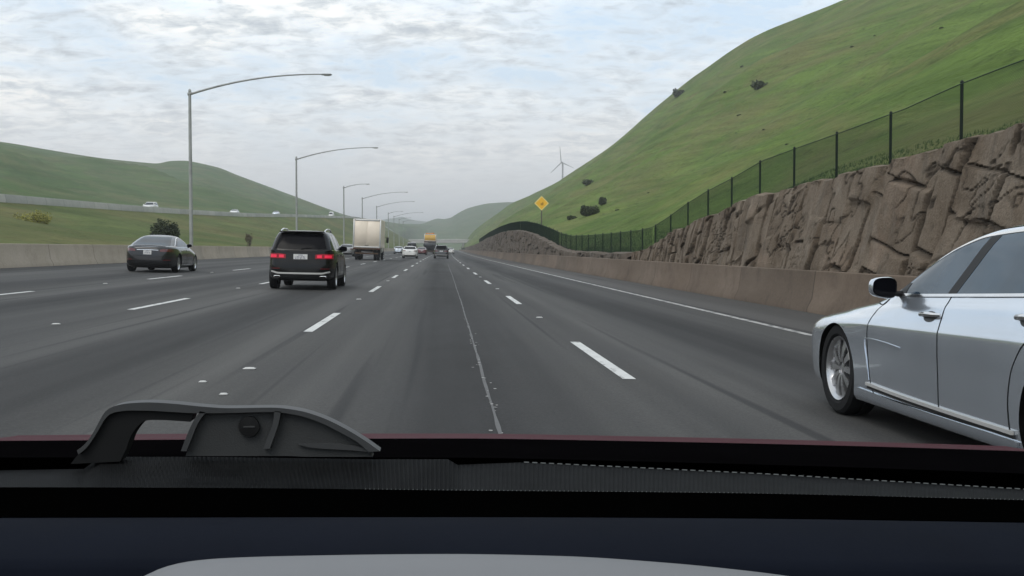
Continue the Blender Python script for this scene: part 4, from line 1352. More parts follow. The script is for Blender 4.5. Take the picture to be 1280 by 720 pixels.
hill("mountains", fb, fr_, M["grass_far"], 80, 24, 12, 81, 1.0, flip=True)
# ------------------------------------------------------------------ chain-link fence
def make_fence():
    root = empty("chain_link_fence", (FENCE_X, 19.5, float(base_z(19.5))))
    off = Vector(root.location)
    Hf = 1.08
    def foot(y): return float(fence_x(y)) , float(base_z(y)) + .03
    top = lambda y: np.array(base_z(y)) + .03 + Hf
    post_me = None
    for k in range(-5, 90):
        y = 19.45 + 3.13 * k
        x, z = foot(y)
        mb = MB(); mb.tube([(0, 0, -.35), (0, 0, Hf + .04)], .031 if k < 30 else .042, 8)
        mb.tube([(0, 0, Hf + .04), (0, 0, Hf + .07)], [.042, .012], 8)
        if post_me is None or k == 30:
            p = mb.build("fence_post", M["fence_post"], root, 40); post_me = p.data
        else:
            p = bpy.data.objects.new("fence_post", post_me); COL.objects.link(p); p.parent = root
        p.location = Vector((x, y, z)) - off
    # woven wire: two families of diagonal wires, every wire modelled
    mb = MB()
    def wires(y0, y1, pitch, rad):
        n = int((y1 - y0 + Hf) / pitch)
        for fam in (1, -1):
            for i in range(n):
                ya = y0 - (Hf if fam > 0 else 0) + i * pitch
                pts = []
                for t in np.linspace(0, 1, 5):
                    yy = ya + fam * Hf * t + (0 if fam > 0 else 0)
                    if yy < y0 or yy > y1: continue
                    x, z = foot(yy)
                    pts.append((x - off.x - .03 + fam * rad * .6, yy - off.y, z + .02 + (Hf - .02) * t - off.z))
                if len(pts) > 1: mb.tube(pts, rad, 3, caps=False)
    wires(3.8, 48, .052, .0024)
    wires(48, 86, .060, .0023)
    wires(86, 130, .075, .0036)
    wires(130, 298, .15, .0105)
    mb.build("wire_mesh", M["fence"], root)
    mb = MB(); yy = np.concatenate([np.arange(3.8, 110, .6), np.arange(110, 298, 3)])
    mb.tube([Vector((foot(y)[0] - .03, y, foot(y)[1] + Hf)) - off for y in yy], .010, 6)
    mb.tube([Vector((foot(y)[0] - .03, y, foot(y)[1] + .03)) - off for y in yy], .006, 6)
    mb.build("tension_wire", M["fence"], root)
    tag(root, "dark green chain link fence running along the top of the rock walls", "fence")
make_fence()

# ------------------------------------------------------------------ shrubs and grass
def leaf_blob(mb, c, rad, n, leaf, seed, flat=0.0):
    rr = random.Random(seed)
    for _ in range(n):
        while True:
            p = Vector((rr.uniform(-1, 1), rr.uniform(-1, 1), rr.uniform(-.75, 1)))
            l = p.length
            if l < 1 and (l > .45 or rr.random() < .3):
                k = .78 + .34 * float(vnoise(p.x * 2.2 + seed, p.y * 2.2 + p.z * 1.7, seed)) * 2
                if l < k: break
        p = Vector((p.x * rad[0], p.y * rad[1], p.z * rad[2])) + Vector(c)
        a = Vector((rr.gauss(0, 1), rr.gauss(0, 1), rr.gauss(0, .6))).normalized()
        b = a.cross(Vector((rr.gauss(0, 1), rr.gauss(0, 1), rr.gauss(0, 1)))).normalized()
        s = leaf * rr.uniform(.6, 1.4)
        mb.add([p - a * s, p + b * s * .45, p + a * s, p - b * s * .45], [(0, 1, 2, 3)])


def shrub(name, loc, rad, n, leaf, mat, seed, label, cat="bush", group=None, lobes=4):
    root = empty(name, loc)
    mb = MB(); rr = random.Random(seed)
    for k in range(lobes):
        c = (rr.uniform(-.55, .55) * rad[0], rr.uniform(-.5, .5) * rad[1], rad[2] * rr.uniform(.45, .8))
        f = rr.uniform(.5, .75)
        leaf_blob(mb, c, (rad[0] * f, rad[1] * f, rad[2] * f), n // lobes, leaf, seed + k)
    mb.build("foliage", M[mat], root)
    mb = MB()
    for k in range(5):
        a = rr.uniform(0, 6.28); e = Vector((math.cos(a) * rad[0] * .5, math.sin(a) * rad[1] * .5, rad[2] * .9))
        mb.tube([(0, 0, -.2), e * .4 + Vector((0, 0, .1)), e], [.05 * rad[2], .03 * rad[2], .012 * rad[2]], 5)
    mb.build("stem", M["bark"], root)
    tag(root, label, cat, group)
    return root


def hill_hit(P, px, py):
    """grid point of a terrain nearest to the line of sight, nearest first"""
    d = np.array(ray(px, py)); d /= np.linalg.norm(d)
    V = P.reshape(-1, 3) - np.array([0, 0, CAM_Z])
    t = V @ d
    dist = np.linalg.norm(V - t[:, None] * d, axis=1) / np.maximum(t, 1)
    dist[t < 3] = 9
    ok = np.where(dist < dist.min() + .0012)[0]
    k = ok[np.argmin(t[ok])]
    return Vector(P.reshape(-1, 3)[k])


zx = lambda y: float(zl + .55)
p = at(207, 292, 80); shrub("shrub", (p.x, 80, 1.2), (1.35, 1.0, 1.55), 4200, .085, "bush_dark", 3, "dense dark green shrub behind the left barrier near the first lamp post", lobes=6)
p = at(42, 268, 100); shrub("shrub", (p.x, 100, p.z - 1.15), (1.7, 1.3, 1.1), 2000, .08, "bush_yellow", 5, "low shrub covered in yellow flowers on the left grass berm", lobes=5)
p = at(18, 266, 104); shrub("shrub", (p.x, 104, p.z - 1.1), (1.4, 1.0, .8), 900, .08, "bush_olive", 6, "olive shrub beside the yellow flowering one on the left berm")
p = at(312, 305, 120); shrub("shrub", (p.x, 120, p.z - .2), (.5, .5, 1.15), 500, .07, "bush_dry", 8, "dry brown shrub sticking up behind the left barrier before the second lamp post", lobes=3)
for i, (px, py, w, h, n, lab) in enumerate([
    (737, 267, 12, 7, 2200, "wide dark bush low on the right hill near the yellow sign"),
    (755, 254, 6, 6, 900, "small dark bush just above the wide one on the right hill"),
    (712, 274, 6, 3, 600, "low dark bush downhill from the wide one, near the fence dip"),
    (848, 121, 8, 5, 900, "dark bush on the skyline of the right hill"),
    (952, 107, 13, 5, 1400, "broad low shrub high on the right hill under the summit"),
    (735, 232, 8, 4, 800, "dark scrub near the crest of the right hill above the sign")]):
    q = hill_hit(HILL_R, px, py); dd = (q - Vector((0, 0, CAM_Z))).length / F_PX
    shrub("hill_bush", (q.x, q.y, q.z - h * dd * .5), (w * dd * 1.1, w * dd * 1.1, h * dd * 1.7), n, max(.12, 1.1 * dd), "bush_olive", 20 + i, lab)
rr = random.Random(12)
for i in range(24):
    px, py = rr.uniform(720, 1275), rr.uniform(15, 265)
    edge = np.interp(px, [700, 760, 830, 880, 950, 1050, 1300], [226, 186, 125, 86, 41, 0, -80])
    fen = np.interp(px, [700, 800, 860, 920, 1005, 1132, 1222, 1280], [280, 280, 245, 215, 175, 135, 90, 70])
    if py < edge + 12 or py > fen: continue
    q = hill_hit(HILL_R, px, py); dd = (q - Vector((0, 0, CAM_Z))).length / F_PX
    w = rr.uniform(1.2, 3.0) * dd
    root = empty("scrub_tuft", (q.x, q.y, q.z - w * .12))
    mb = MB(); leaf_blob(mb, (0, 0, w * .15), (w * 1.2, w * 1.2, w * .5), 160, max(.07, .7 * dd), 100 + i)
    mb.build("foliage", M["bush_olive"], root)
    tag(root, "small dark scrub tuft dotted on the green face of the right hill", "scrub", "scrub tufts on the right hill")
# grass blades behind the fence
def blades():
    rr = np.random.default_rng(4)
    mb = MB()
    Pg = HILL_R
    ny, nt_ = Pg.shape[:2]
    yrow = Pg[:, 0, 1]
    cnt = 0
    vs, fs = [], []
    N = 26000
    ys = 12 + 62 * rr.random(N) ** 1.15
    ds = .12 + 2.6 * rr.random(N) ** 2.4
    for y, d in zip(ys, ds):
        i = min(int(np.searchsorted(yrow, y)), ny - 2)
        fy = rr.random()
        row = Pg[i] * (1 - fy) + Pg[i + 1] * fy; x = row[0, 0] + d
        j = int(np.searchsorted(row[:, 0], x)); j = min(max(j, 1), nt_ - 1)
        f = (x - row[j - 1, 0]) / max(row[j, 0] - row[j - 1, 0], 1e-6)
        p = row[j - 1] * (1 - f) + row[j] * f
        dn = float(vnoise(p[0] * .8, p[1] * .8, 3)) + .5
        h = (.035 + .12 * dn * rr.random()) * (1.5 if d < .8 else 1)
        a = rr.random() * 6.283; w = .012 + .01 * rr.random()
        lean = rr.normal(0, .35, 2) * h
        o = len(vs)
        vs += [(p[0] - w * math.cos(a), p[1] - w * math.sin(a), p[2] - .03), (p[0] + w * math.cos(a), p[1] + w * math.sin(a), p[2] - .03),
               (p[0] + lean[0], p[1] + lean[1], p[2] + h)]
        fs.append((o, o + 1, o + 2))
    mb.add(vs, fs)
    tag(mb.build("grass", M["blade"]), kind="stuff")
blades()

# ------------------------------------------------------------------ street lamps
def make_lamp(arm_len, rise):
    root = empty("street_lamp")
    Hp = 10.9
    mb = MB(); mb.tube([(0, 0, -.4), (0, 0, .3), (0, 0, Hp * .5), (0, 0, Hp)], [.135, .13, .115, .095], 14)
    mb.tube([(0, 0, Hp), (0, 0, Hp + .12)], [.11, .05], 12)
    mb.build("pole", M["galvanised"], root, 50)
    mb = MB(); mb.box((0, 0, .02), (.42, .42, .05), .01); mb.tube([(0, 0, .04), (0, 0, .30)], [.19, .15], 14); mb.build("base_plate", M["galvanised"], root, 40)
    mb = MB(); n = 16
    t = np.linspace(0, 1, n)
    pts = [(arm_len * q, 0, Hp - .25 + rise * (1 - (1 - q) ** 2.1)) for q in t]
    mb.tube(pts, list(.075 - .035 * t), 10)
    mb.tube([(-.14, 0, Hp - .25), (.16, 0, Hp - .17)], .105, 10)
    mb.build("mast_arm", M["galvanised"], root, 50)
    ex, ez = pts[-1][0], pts[-1][2]
    mb = MB()
    mb.box((ex + .22, 0, ez - .005), (.75, .30, .10), .04, taper=(.9, .7))
    hd = mb.build("lamp_head", M["galvanised"], root, 40)
    mb = MB(); mb.box((ex + .27, 0, ez - .075), (.46, .22, .05), .02); mb.build("lens", M["lamp_lens"], hd, 40)
    return root


names = ["tallest", "second", "third", "fourth", "fifth", "sixth", "seventh", "eighth", "ninth"]
lamp_long, lamp_short = make_lamp(9.0, 1.45), make_lamp(3.9, .75)
LX = -16.9
specs = [(239, 0), (371, 0), (430, 1), (453, 0), (471, 0), (485.5, 1), (492.5, 0), (499, 1), (504, 1)]
labs = ["tallest street lamp, nearest on the left, its long curved arm reaching over the lanes",
        "second street lamp on the left, long arm, rising behind the black suv",
        "third street lamp on the left with a short straight arm",
        "fourth street lamp, long arm, its pole just left of the white box truck",
        "fifth street lamp, long arm showing just above the white box truck",
        "small distant street lamp just right of the white box truck, sixth along the left",
        "tiny distant street lamp, seventh along the left side",
        "tiny distant street lamp, eighth along the left side",
        "most distant tiny street lamp on the left side"]
used = set()
for (px, short), lab in zip(specs, labs):
    Y = 70.0
    for _ in range(60):
        X = LX + float(bend(Y))
        d = ray(px, 300); Y = X / (d.x / d.y) * .5 + Y * .5
    src = lamp_short if short else lamp_long
    o = src if short not in used else copy_tree(src)
    used.add(short)
    o.location = (LX + float(bend(Y)), Y, zl + .55)
    if short: o.rotation_euler = (0, 0, R(12))
    tag(o, lab, "street lamp", "street lamps along the left barrier")

# ------------------------------------------------------------------ yellow diamond sign
def diamond_sign():
    Y = 106.0
    c = at(677, 254, Y)
    zb = float(base_z(Y))
    root = empty("warning_sign", (c.x, Y, zb))
    h = c.z - zb
    mb = MB()
    for s in (1,):
        mb.box((0, .06, h / 2 - .3), (.10, .10, h + .75), .012)
    mb.build("post", M["post_wood"], root, 40)
    def dia(r_, y0, y1, cut=.06):
        pts = []
        for k in range(4):
            a = k * math.pi / 2
            e = Vector((math.cos(a), 0, math.sin(a))); n_ = Vector((-math.sin(a), 0, math.cos(a)))
            pts += [e * (r_ - cut) - n_ * cut, e * (r_ - cut * .4), e * (r_ - cut) + n_ * cut]
        return [p + Vector((0, y0, h)) for p in pts], [p + Vector((0, y1, h)) for p in pts]
    def plate(name, r_, y0, y1, mat, parent):
        a, b = dia(r_, y0, y1); n = len(a)
        mb = MB(); mb.add(a + b, [tuple(range(n)), tuple(range(2 * n - 1, n - 1, -1))] + [(i, n + i, n + (i + 1) % n, (i + 1) % n) for i in range(n)])
        return mb.build(name, M[mat], parent)
    pl = plate("sign_plate", .70, -.012, .0, "sign_pale", root)
    plate("sign_face", .58, -.018, -.013, "sign_yellow", pl)
    mb = MB()
    mb.box((.04, -.022, h - .10), (.26, .006, .20), .002); mb.box((.10, -.022, h + .02), (.16, .006, .10), .002)
    mb.lathe_x([(0, .0), (0, .001)], seg=4)
    mb.build("symbol", M["sign_mark"], pl)
    tag(root, "yellow diamond warning sign on a post above the far humped rock wall", "road sign")
diamond_sign()

# ------------------------------------------------------------------ wind turbine beyond the right hill
def turbine():
    Y = 1020.0
    hub = at(701.5, 203.5, Y)
    root = empty("wind_turbine", (hub.x + 1.6, Y + 2, 10))
    hz = hub.z - 10
    mb = MB(); mb.tube([(0, 0, 0), (0, 0, hz)], [1.1, .7], 12); mb.build("tower", M["turbine"], root, 40)
    mb = MB(); mb.box((-.7, -.6, hz + .3), (1.9, 3.2, 1.6), .5, rot=Euler((0, 0, R(-28)))); na = mb.build("nacelle", M["turbine"], root, 40)
    yaw = R(-38)
    ax = Vector((math.cos(yaw), math.sin(yaw), 0))
    for a in (96, 218, 337):
        e = ax * math.cos(R(a)) + Vector((0, 0, 1)) * math.sin(R(a)); n_ = ax * -math.sin(R(a)) + Vector((0, 0, 1)) * math.cos(R(a))
        c = Vector((-1.6, -2.4, hz + .3)); Lb = 14.6
        s = [0, .06, .2, .5, .8, 1]; w = [.5, .6, .8, .6, .4, .2]
        mb = MB(); mb.prism([c + e * (Lb * q) - n_ * (b * .4) for q, b in zip(s, w)], [c + e * (Lb * q) + n_ * (b * .8) for q, b in zip(s, w)], Vector((-ax.y, ax.x, 0)) * .28)
        mb.build("blade", M["turbine"], root, 40)
    mb = MB(); mb.box((-1.6, -2.3, hz + .3), (1.1, 1.1, 1.1), .4); mb.build("hub", M["turbine"], root, 40)
    tag(root, "thin three bladed wind turbine standing beyond the crest of the right hill", "wind turbine")
turbine()

# ------------------------------------------------------------------ far pale overpass
def overpass():
    Y = 900.0
    root = empty("overpass", (float(bend(Y)), Y, -.7))
    z0, z1 = at(558, 304, Y).z + .7, at(558, 299.2, Y).z + .7
    mb = MB(); mb.box((0, 0, z0 + .75), (64, 9, 1.5), .08); mb.build("deck", M["pale_concrete"], root, 40)
    for s in (-1, 1):
        mb = MB(); mb.box((0, s * 4.4, (z0 + 1.5 + z1) / 2), (64, .3, z1 - z0 - 1.5), .05); mb.build("parapet", M["pale_concrete"], root, 40)
    for x in (-19, 11.5, 27):
        mb = MB(); mb.box((x, 0, z0 / 2), (1.3, 6, z0), .2); mb.build("pier", M["pale_concrete"], root, 40)
    tag(root, "pale concrete overpass crossing the road far ahead, below the distant green hill", "bridge")
overpass()

# ------------------------------------------------------------------ traffic
def put(o, X, Y, rz=0.0, dz=0.0):
    s = (float(road_z(X + .8)) - float(road_z(X - .8))) / 1.6
    o.location = (X + float(bend(Y)), Y, float(road_z(X)) + dz)
    o.rotation_euler = (0, -math.atan(s), rz - 4e-5 * max(Y, 0))


silver = make_silver(); put(silver, 4.02, 6.80, R(1.0))
suv = make_suv(); put(suv, -3.78, 33.2, R(0))
tag(suv, "black suv with lit red tail lamps and bright bumper trim, nearest vehicle ahead", "suv")
dark = make_sedan("graphite_sedan", "graphite_paint", True)
put(dark, -11.05, 45.8, 0)
tag(dark, "dark grey fastback sedan close to the left barrier, under the dark shrub", "car")
truck = make_box_truck("box_truck"); put(truck, -6.75, 103.5)
tag(truck, "white box truck with a rusty rear bumper, seen square from behind", "truck")

white = make_sedan("white_sedan", "white_paint", False, glass="dark_glass"); put(white, -3.62, 134)
tag(white, "white sedan between the white box truck and the small black suv", "car")
grey = make_sedan("grey_sedan", "grey_paint", False); put(grey, -11.2, 136)
tag(grey, "grey sedan mostly hidden behind the left side of the white box truck", "car")
def recolour(src, key, old):
    c = copy_tree(src)
    for o in [x for x in bpy.data.objects if x.parent == c]:
        if o.type == "MESH" and any(m and m.name.startswith(M[old].name) for m in o.data.materials):
            o.data = o.data.copy()
            for i, m in enumerate(o.data.materials):
                if m == M[old]: o.data.materials[i] = M[key]
    return c
jeep = make_suv("dark_paint", False, "black_suv"); put(jeep, .05, 141)
tag(jeep, "small black suv far ahead in the middle of our lane", "suv")
far_silver = recolour(grey, "silver_paint", "grey_paint"); far_silver.name = "silver_sedan"; put(far_silver, -8.2, 212)
tag(far_silver, "tiny silver sedan far ahead, right of the white box truck", "car")
van = make_van("dark_van", "dark_paint"); put(van, -6.3, 230)
tag(van, "dark van just ahead of the white sedan, its roof showing above it", "van")
red = recolour(grey, "red_paint", "grey_paint"); red.name = "red_sedan"; put(red, -3.72, 206)
tag(red, "red car to the right of the white sedan, its side partly hidden", "car")
maroon = recolour(jeep, "dark_red_paint", "dark_paint"); maroon.name = "maroon_suv"; put(maroon, -3.66, 290)
tag(maroon, "tiny maroon suv far ahead, just right of the red car", "suv")
wvan = recolour(van, "white_paint", "dark_paint"); wvan.name = "white_van"; put(wvan, -3.3, 335)
tag(wvan, "tiny white van far ahead, left of the small black suv in our lane", "van")
wcar = recolour(grey, "white_paint", "grey_paint"); wcar.name = "white_sedan"; put(wcar, 1.6, 262)
tag(wcar, "tiny white car peeking out on the right of the small black suv", "car")
ytruck = make_box_truck("yellow_truck", (2.55, 6.5, 1.5), 2.75, M["yellow_load"], None, "grey_paint"); put(ytruck, -2.75, 236)
low = MB(); low.box((0, 3.2, 1.9), (2.45, 6.3, 1.68), .03); low.build("lower_body", M["dark_paint"], ytruck, 40)
ld = MB(); ld.box((-.7, 1.2, 4.36), (.5, 1.2, .22), .06); ld.box((.5, 1.5, 4.40), (.7, 1.5, .30), .08); ld.box((0, 2.6, 4.36), (1.6, 1.0, .2), .05); ld.build("roof_load", M["orange_load"], ytruck, 40)
tag(ytruck, "far truck with a yellow box top over a dark lower body", "truck")

wsuv = recolour(jeep, "white_paint", "dark_paint"); wsuv.name = "white_suv"
# opposite carriageway: vehicles showing over the barrier
ov = []
for i, (px, kind, src, lab) in enumerate([(188, "white_suv", wsuv, "white suv on the raised opposite carriageway, above the dark grey sedan"),
                              (293, "white_sedan", wcar, "tiny white car on the raised carriageway between the first two lamp posts"),
                              (345, "silver_sedan", far_silver, "tiny silver car on the raised carriageway just left of the second lamp post"),
                              (414, "white_van", wvan, "tiny white van on the raised carriageway near the third lamp post")]):
    Y = 150.0
    for _ in range(80):
        X = float(opp_x(Y)) - 4.2
        d = ray(px, 265); Y = X / (d.x / d.y) * .4 + Y * .6
    c = src if src is wsuv else copy_tree(src); c.name = kind
    c.location = (float(opp_x(Y)) - 4.2, Y, float(opp_z(Y)) + .10); c.rotation_euler = (0, 0, math.pi)
    tag(c, lab, "van" if "van" in kind else "suv" if "suv" in kind else "car", "traffic on the opposite carriageway")
# ------------------------------------------------------------------ our own car: hood edge and dashboard
M["hood_paint"] = plain("maroon_hood_paint", (.050, .003, .010), .6, 0, 0, .06, 2, .08)
M["dash_black"] = plain("dashboard_black", (.0022, .0020, .0023), .95, 0, 0, .15, 12, .0)
M["dash_rib"] = plain("dashboard_mesh", (.0115, .0122, .013), .8, 0, 0, .25, 60, .05)
M["dash_void"] = plain("dashboard_gap", (.0006, .0006, .0006), 1.0, 0, 0, .1, 10, 0.0)
M["dash_navy"] = plain("dashboard_navy", (.0068, .0086, .0142), .8, 0, 0, .12, 14, .02, bmp=.15)
M["dash_pale"] = plain("dashboard_pale_panel", (.185, .188, .197), .6, 0, 0, .05, 3, .2)
M["stitch"] = plain("stitching_thread", (.13, .14, .14), .8, 0, 0, .2, 90)
M["mount_grey"] = plain("mount_grey_plastic", (.042, .044, .045), .6, 0, 0, .12, 30, .25, bmp=.3)
M["mount_edge"] = plain("mount_edge_plastic", (.050, .052, .054), .5, 0, 0, .12, 30, .3)
M["mount_black"] = plain("mount_black_plastic", (.009, .0095, .010), .6, 0, 0, .15, 30, .2)
M["badge"] = plain("badge_black", (.003, .003, .003), .35, 0, 0, .1, 20)

ego = empty("own_car", (0, .6, 0))
EO = Vector(ego.location)


def rowpts(pairs, Y, n=90, half=.78):
    x0, x1 = CX - F_PX * half / Y, CX + F_PX * half / Y
    xs = np.linspace(x0, x1, n)
    ys = interp([p[0] for p in pairs], [p[1] for p in pairs], xs)
    return [at(x, y, Y) for x, y in zip(xs, ys)]


def sheet(name, rows, mat, parent, smooth=30):
    mb = MB(); mb.grid(np.array([[tuple(p - EO) for p in r] for r in rows]))
    return mb.build(name, mat, parent, smooth)

HE = [(-260, 547), (0, 544), (300, 541.5), (560, 541.5), (800, 545), (1050, 551), (1280, 558), (1560, 568)]
sh = lambda d: [(x, y + d) for x, y in HE]
hood_rows = [rowpts(sh(150), 1.86), rowpts(sh(16), 1.84), rowpts(sh(3.4), 1.82), rowpts(sh(.6), 1.79), rowpts(sh(.4), 1.77), rowpts(sh(2.0), 1.74), rowpts(sh(3.4), 1.70), rowpts(sh(3.2), 1.60), rowpts(sh(3.9), 1.55), rowpts(sh(5.6), 1.50), rowpts(sh(6.2), 1.3), rowpts(sh(14), 1.06), rowpts(sh(60), 1.05)]
sheet("hood", hood_rows, M["hood_paint"], ego, 50)
cow = [(-260, 552), (0, 551), (300, 549), (560, 548), (800, 551.5), (1050, 557), (1280, 564), (1560, 574)]
sc_ = lambda d, k=0: [(x, y + d + k * (x - 560) / 720) for x, y in cow]
dash_rows = [rowpts(sc_(80), .99), rowpts(sc_(3), .985), rowpts(sc_(0), .97), rowpts(sc_(2), .94), rowpts(sc_(10), .88), rowpts(sc_(24, 4), .815)]
d = sheet("dashboard", dash_rows, M["dash_black"], ego, 50)
# ribbed defroster strip (real corrugation)
top_l = [(-260, 590), (0, 588), (105, 586), (125, 571), (250, 571), (470, 574), (560, 574), (572, 581), (650, 578), (960, 593), (1280, 612), (1560, 629)]
bot_l = [(-260, 615), (0, 613), (300, 614), (580, 617), (900, 620), (1280, 629), (1560, 637)]
xs = np.arange(-720, 2000, 1.1)
zt_, zb_ = np.interp(xs, *np.array(top_l).T), np.interp(xs, *np.array(bot_l).T)
amp = np.where(xs < 575, .0042, .0026) * np.interp(xs, [-200, 100, 260, 600, 900, 1500], [.35, .4, 1, 1, .5, .3])
rows = []
for t in np.linspace(0, 1, 9):
    slant = np.interp(xs, [100, 300, 480, 560], [-.9, -.55, -.1, 0]) * 26 * (t - .5)
    ph = (xs + slant) * 2 * math.pi / 5.55
    Yr = .812 - .10 * t - amp * (np.cos(ph) + .35 * np.cos(ph * 2))
    rows.append([at(x, a + (b - a) * t, y) for x, a, b, y in zip(xs, zt_, zb_, Yr)])
sheet("defroster_grille", rows, M["dash_rib"], ego, 180)
gap_t = [(x, y) for x, y in bot_l]
sheet("dash_gap", [rowpts(gap_t, .711), rowpts([(x, y - 4) for x, y in bot_l], .66), rowpts([(-260, 646), (0, 646), (560, 645.5), (900, 647), (1280, 652), (1560, 657)], .62), rowpts([(-260, 720), (1560, 730)], .66)], M["dash_void"], ego, 20)
nv = [(-260, 648), (0, 647.5), (560, 646.5), (900, 648), (1280, 653.5), (1560, 658)]
nvd = lambda d: [(x, y + d) for x, y in nv]
sheet("lower_dash", [rowpts(nvd(30), .64), rowpts(nvd(2), .6195), rowpts(nvd(0), .618), rowpts(nvd(1.5), .61), rowpts(nvd(12), .57), rowpts(nvd(50), .52), rowpts(nvd(64), .51), rowpts(nvd(160), .50)], M["dash_navy"], ego, 60)
# pale rounded panel at the very bottom
px_ = [(150, 733), (178, 721), (205, 709), (235, 702), (275, 698), (360, 695), (560, 692.5), (700, 695), (840, 704), (930, 713), (985, 720), (1040, 729)]
pr = np.array(px_, float)
rows = []
for dd, Y in ((30, .462), (3, .46), (0, .455), (4, .44), (30, .38), (90, .36)):
    q = curve_pts(pr, 70)
    rows.append([at(x, y + dd, Y) for x, y in q])
sheet("pale_panel", rows, M["dash_pale"], ego, 60)
# stitching
mb = MB()
for x in np.arange(655, 1500, 10.4):
    a, b = np.interp([x, x + 6.2], [650, 960, 1280, 1560], [577.5, 592.6, 611.5, 628.5])
    p, q = at(x, a, .810), at(x + 6.2, b, .810)
    mb.tube([p - EO, q - EO], .00048, 5)
mb.build("stitching", M["stitch"], ego); mb = MB()
for x in np.arange(455, 1500, 5.4):
    b = np.interp(x, *np.array(bot_l).T) - 2.5
    p, q = at(x, b, .709), at(x + 2.4, b - 2.2, .709)
    mb.tube([p - EO, q - EO], .00028, 4)
mb.build("stitching", M["stitch"], ego)
tag(ego, "own dark red car seen from inside, black stitched dashboard with the hood edge beyond it", "car")

# ------------------------------------------------------------------ grey plastic bracket standing on the dashboard
mount = empty("dash_bracket", at(280, 575, .80))
MO = Vector(mount.location)


def px_strip(name, la, lb, Y, depth, mat, parent, n=40, parts=None):
    a, b = curve_pts(la, n), curve_pts(lb, n)
    A = [at(x, y, Y) - MO for x, y in a]; B = [at(x, y, Y) - MO for x, y in b]
    mb = parts or MB()
    mb.prism(A, B, (0, depth, 0))
    if parts is None:
        return mb.build(name, M[mat], parent, 45, recalc=True)

# handle: black arch with a lighter top edge
px_strip("handle", [(88, 580), (98, 568), (108, 560), (118, 548), (126, 535), (134, 522), (146, 514.5), (165, 513), (200, 514), (242, 516.5)],
         [(150, 577), (158, 560), (163, 546), (168, 538), (174, 531), (180, 526.5), (190, 525), (205, 525.2), (222, 526.2), (238, 527.2)], .79, .016, "mount_black", mount)
mb = MB()
px_strip("", [(96, 563), (104, 557), (111, 549), (118, 538), (126, 523), (132, 514), (142, 508), (160, 504.3), (185, 503), (215, 504.5), (250, 508), (285, 510.2), (340, 509.5), (372, 513), (400, 521), (430, 535), (455, 550), (475, 564)],
         [(98, 568), (107, 561), (116, 549), (124, 536), (131, 524), (138, 517.5), (146, 514.8), (162, 513.2), (186, 513.4), (215, 515), (250, 516.6), (285, 516.2), (340, 515), (369, 518.5), (396, 526.5), (424, 540), (447, 553), (461, 565)], .786, .014, "mount_edge", mount, 70, mb)
px_strip("", [(226, 564), (232, 548), (242, 526), (250, 514)], [(233, 564), (239, 549), (248, 528), (257, 515.5)], .786, .014, "", None, 16, mb)
px_strip("", [(329, 561), (336, 543), (341, 529), (343, 514)], [(337, 561), (343, 545), (348, 530), (351, 514.5)], .786, .014, "", None, 16, mb)
mb.build("frame", M["mount_edge"], mount, 45, recalc=True)
px_strip("side_panel", [(251, 516), (290, 515.5), (344, 514)], [(232, 570), (270, 570), (338, 570)], .792, .012, "mount_grey", mount, 20)
px_strip("side_panel", [(347, 514), (370, 518), (398, 527), (426, 541), (449, 554), (463, 565)], [(338, 570), (360, 570), (385, 571), (410, 571), (440, 571), (466, 571)], .792, .012, "mount_grey", mount, 30)
px_strip("lower_lip", [(373, 555), (385, 554.4), (410, 553.5), (440, 556.5), (464, 563)], [(374, 556), (388, 559.5), (412, 561.5), (440, 563), (466, 566)], .789, .02, "mount_edge", mount, 20)
c = at(310.5, 534, .786) - MO
mb = MB(); rads = [(.0, .0071), (-.0012, .0074), (-.0022, .0071), (-.0024, .0)]
vs, fs = [], []
seg = 32
for k in range(seg):
    a = 2 * math.pi * k / seg
    for y, r_ in rads: vs.append((c.x + r_ * math.cos(a), c.y + y + .004, c.z + r_ * math.sin(a)))
for k in range(seg):
    k2 = (k + 1) % seg
    for i in range(3): fs.append((k * 4 + i, k * 4 + i + 1, k2 * 4 + i + 1, k2 * 4 + i))
mb.add(vs, fs)
bd = mb.build("round_badge", M["badge"], mount, 40)
mb = MB(); mb.box((c.x + .0003, c.y + .0012, c.z), (.0082, .0006, .0012), .0002); mb.build("badge_mark", M["mount_grey"], bd)
tag(mount, "grey and black plastic bracket with a loop handle and round black badge on the dashboard", "bracket")
# ------------------------------------------------------------------ daylight under broken cloud
SUN_EL, SUN_AZ = 48.0, -150.0        # degrees; azimuth measured from +Y towards +X
w = bpy.data.worlds.new("World"); SC.world = w; w.use_nodes = True
nt = w.node_tree; nt.nodes.clear()
out = node(nt, "ShaderNodeOutputWorld"); bg = node(nt, "ShaderNodeBackground"); bg.inputs["Strength"].default_value = 0.1
sky = node(nt, "ShaderNodeTexSky"); sky.sky_type = "NISHITA"; sky.sun_disc = False
sky.sun_elevation = R(SUN_EL); sky.sun_rotation = R(SUN_AZ); sky.dust_density = 2.0
tc = node(nt, "ShaderNodeTexCoord").outputs["Generated"]
sp = node(nt, "ShaderNodeSeparateXYZ"); nt.links.new(tc, sp.inputs[0])
dz = math_n(nt, "MAXIMUM", sp.outputs[2], 0.0)
den = math_n(nt, "ADD", dz, 0.19)
cb = node(nt, "ShaderNodeCombineXYZ")
nt.links.new(math_n(nt, "DIVIDE", sp.outputs[0], den), cb.inputs[0]); nt.links.new(math_n(nt, "DIVIDE", sp.outputs[1], den), cb.inputs[1])
cv = cb.outputs[0]          # position on a flat cloud deck
big = noise(nt, cv, .8, 3, .55, .3)
mid = noise(nt, cv, 6.0, 7, .62, .4, stretch=(.8, 1.0, 1))
rip = noise(nt, cv, 18, 6, .62, .4, stretch=(.8, 1.0, 1))
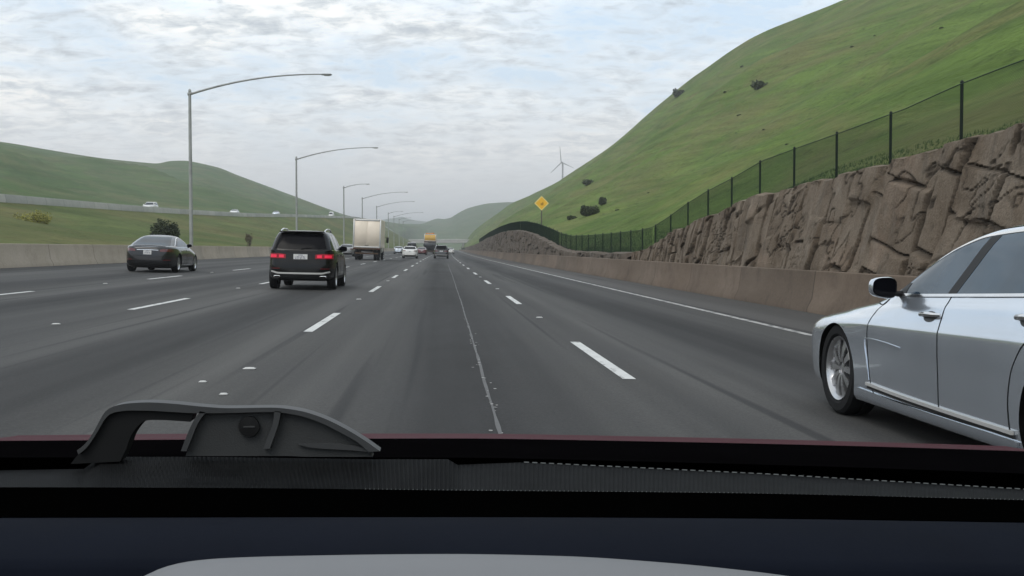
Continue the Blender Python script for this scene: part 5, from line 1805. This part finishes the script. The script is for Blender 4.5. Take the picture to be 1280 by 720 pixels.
dens = math_n(nt, "ADD", math_n(nt, "ADD", math_n(nt, "MULTIPLY", big, .5), math_n(nt, "MULTIPLY", mid, .32)), math_n(nt, "MULTIPLY", rip, .18))
cover = ramp(nt, dens, [(.42, (.05, .05, .05)), (.54, (1, 1, 1))])
body = ramp(nt, math_n(nt, "ADD", math_n(nt, "MULTIPLY", mid, .46), math_n(nt, "MULTIPLY", rip, .54)),
            [(.36, (16.0, 15.5, 14.4)), (.45, (11.9, 11.8, 11.4)), (.53, (8.3, 8.8, 9.1)), (.63, (5.7, 6.3, 6.9))])
blue = mixc(nt, .72, sky.outputs[0], (8.0, 9.9, 11.8))
c = mixc(nt, cover, blue, body)
# the deck flattens into an even grey towards the horizon
low = ramp(nt, sp.outputs[2], [(0.0, (1, 1, 1)), (.06, (.88, .88, .88)), (.13, (.25, .25, .25)), (.21, (0, 0, 0))])
c = mixc(nt, low, c, (7.5, 7.65, 7.85))
# below the horizon: dull ground light
c = mixc(nt, math_n(nt, "LESS_THAN", sp.outputs[2], -.01), c, (1.0, 1.05, .9))
nt.links.new(c, bg.inputs["Color"]); nt.links.new(bg.outputs[0], out.inputs["Surface"])

sd = bpy.data.lights.new("sun", "SUN"); sd.energy = 0.8; sd.angle = R(28); sd.color = (1, .95, .87)
so = bpy.data.objects.new("sun", sd); COL.objects.link(so)
el, az = R(SUN_EL), R(SUN_AZ)
dirv = Vector((math.cos(el) * math.sin(az), math.cos(el) * math.cos(az), math.sin(el)))
so.rotation_euler = dirv.to_track_quat("Z", "Y").to_euler()

# ------------------------------------------------------------------ haze: one even box of air
HZ = 0.00042
hm = bpy.data.materials.new("haze_air"); hm.use_nodes = True; nt = hm.node_tree; nt.nodes.clear()
ho = node(nt, "ShaderNodeOutputMaterial"); hv = node(nt, "ShaderNodeVolumePrincipled")
hv.inputs["Color"].default_value = (.92, .95, .97, 1); hv.inputs["Density"].default_value = HZ; hv.inputs["Anisotropy"].default_value = .2
nt.links.new(hv.outputs[0], ho.inputs["Volume"])
mb = MB(); mb.box((0, 2600, 50.0), (5400, 5800, 106), 0)
hz = mb.build("haze", hm); hz.display_type = "WIRE"
tag(hz, kind="stuff")

SC.view_settings.view_transform = "Standard"; SC.view_settings.look = "None"
SC.view_settings.gamma = 1.0; SC.view_settings.exposure = 0.07
SC.render.engine = "CYCLES"
SC.cycles.use_denoising = True
SC.cycles.max_bounces = 6; SC.cycles.diffuse_bounces = 3; SC.cycles.glossy_bounces = 3; SC.cycles.volume_bounces = 0
SC.cycles.transparent_max_bounces = 8
SC.cycles.use_adaptive_sampling = True; SC.cycles.adaptive_threshold = .01
SC.cycles.caustics_reflective = False; SC.cycles.caustics_refractive = False
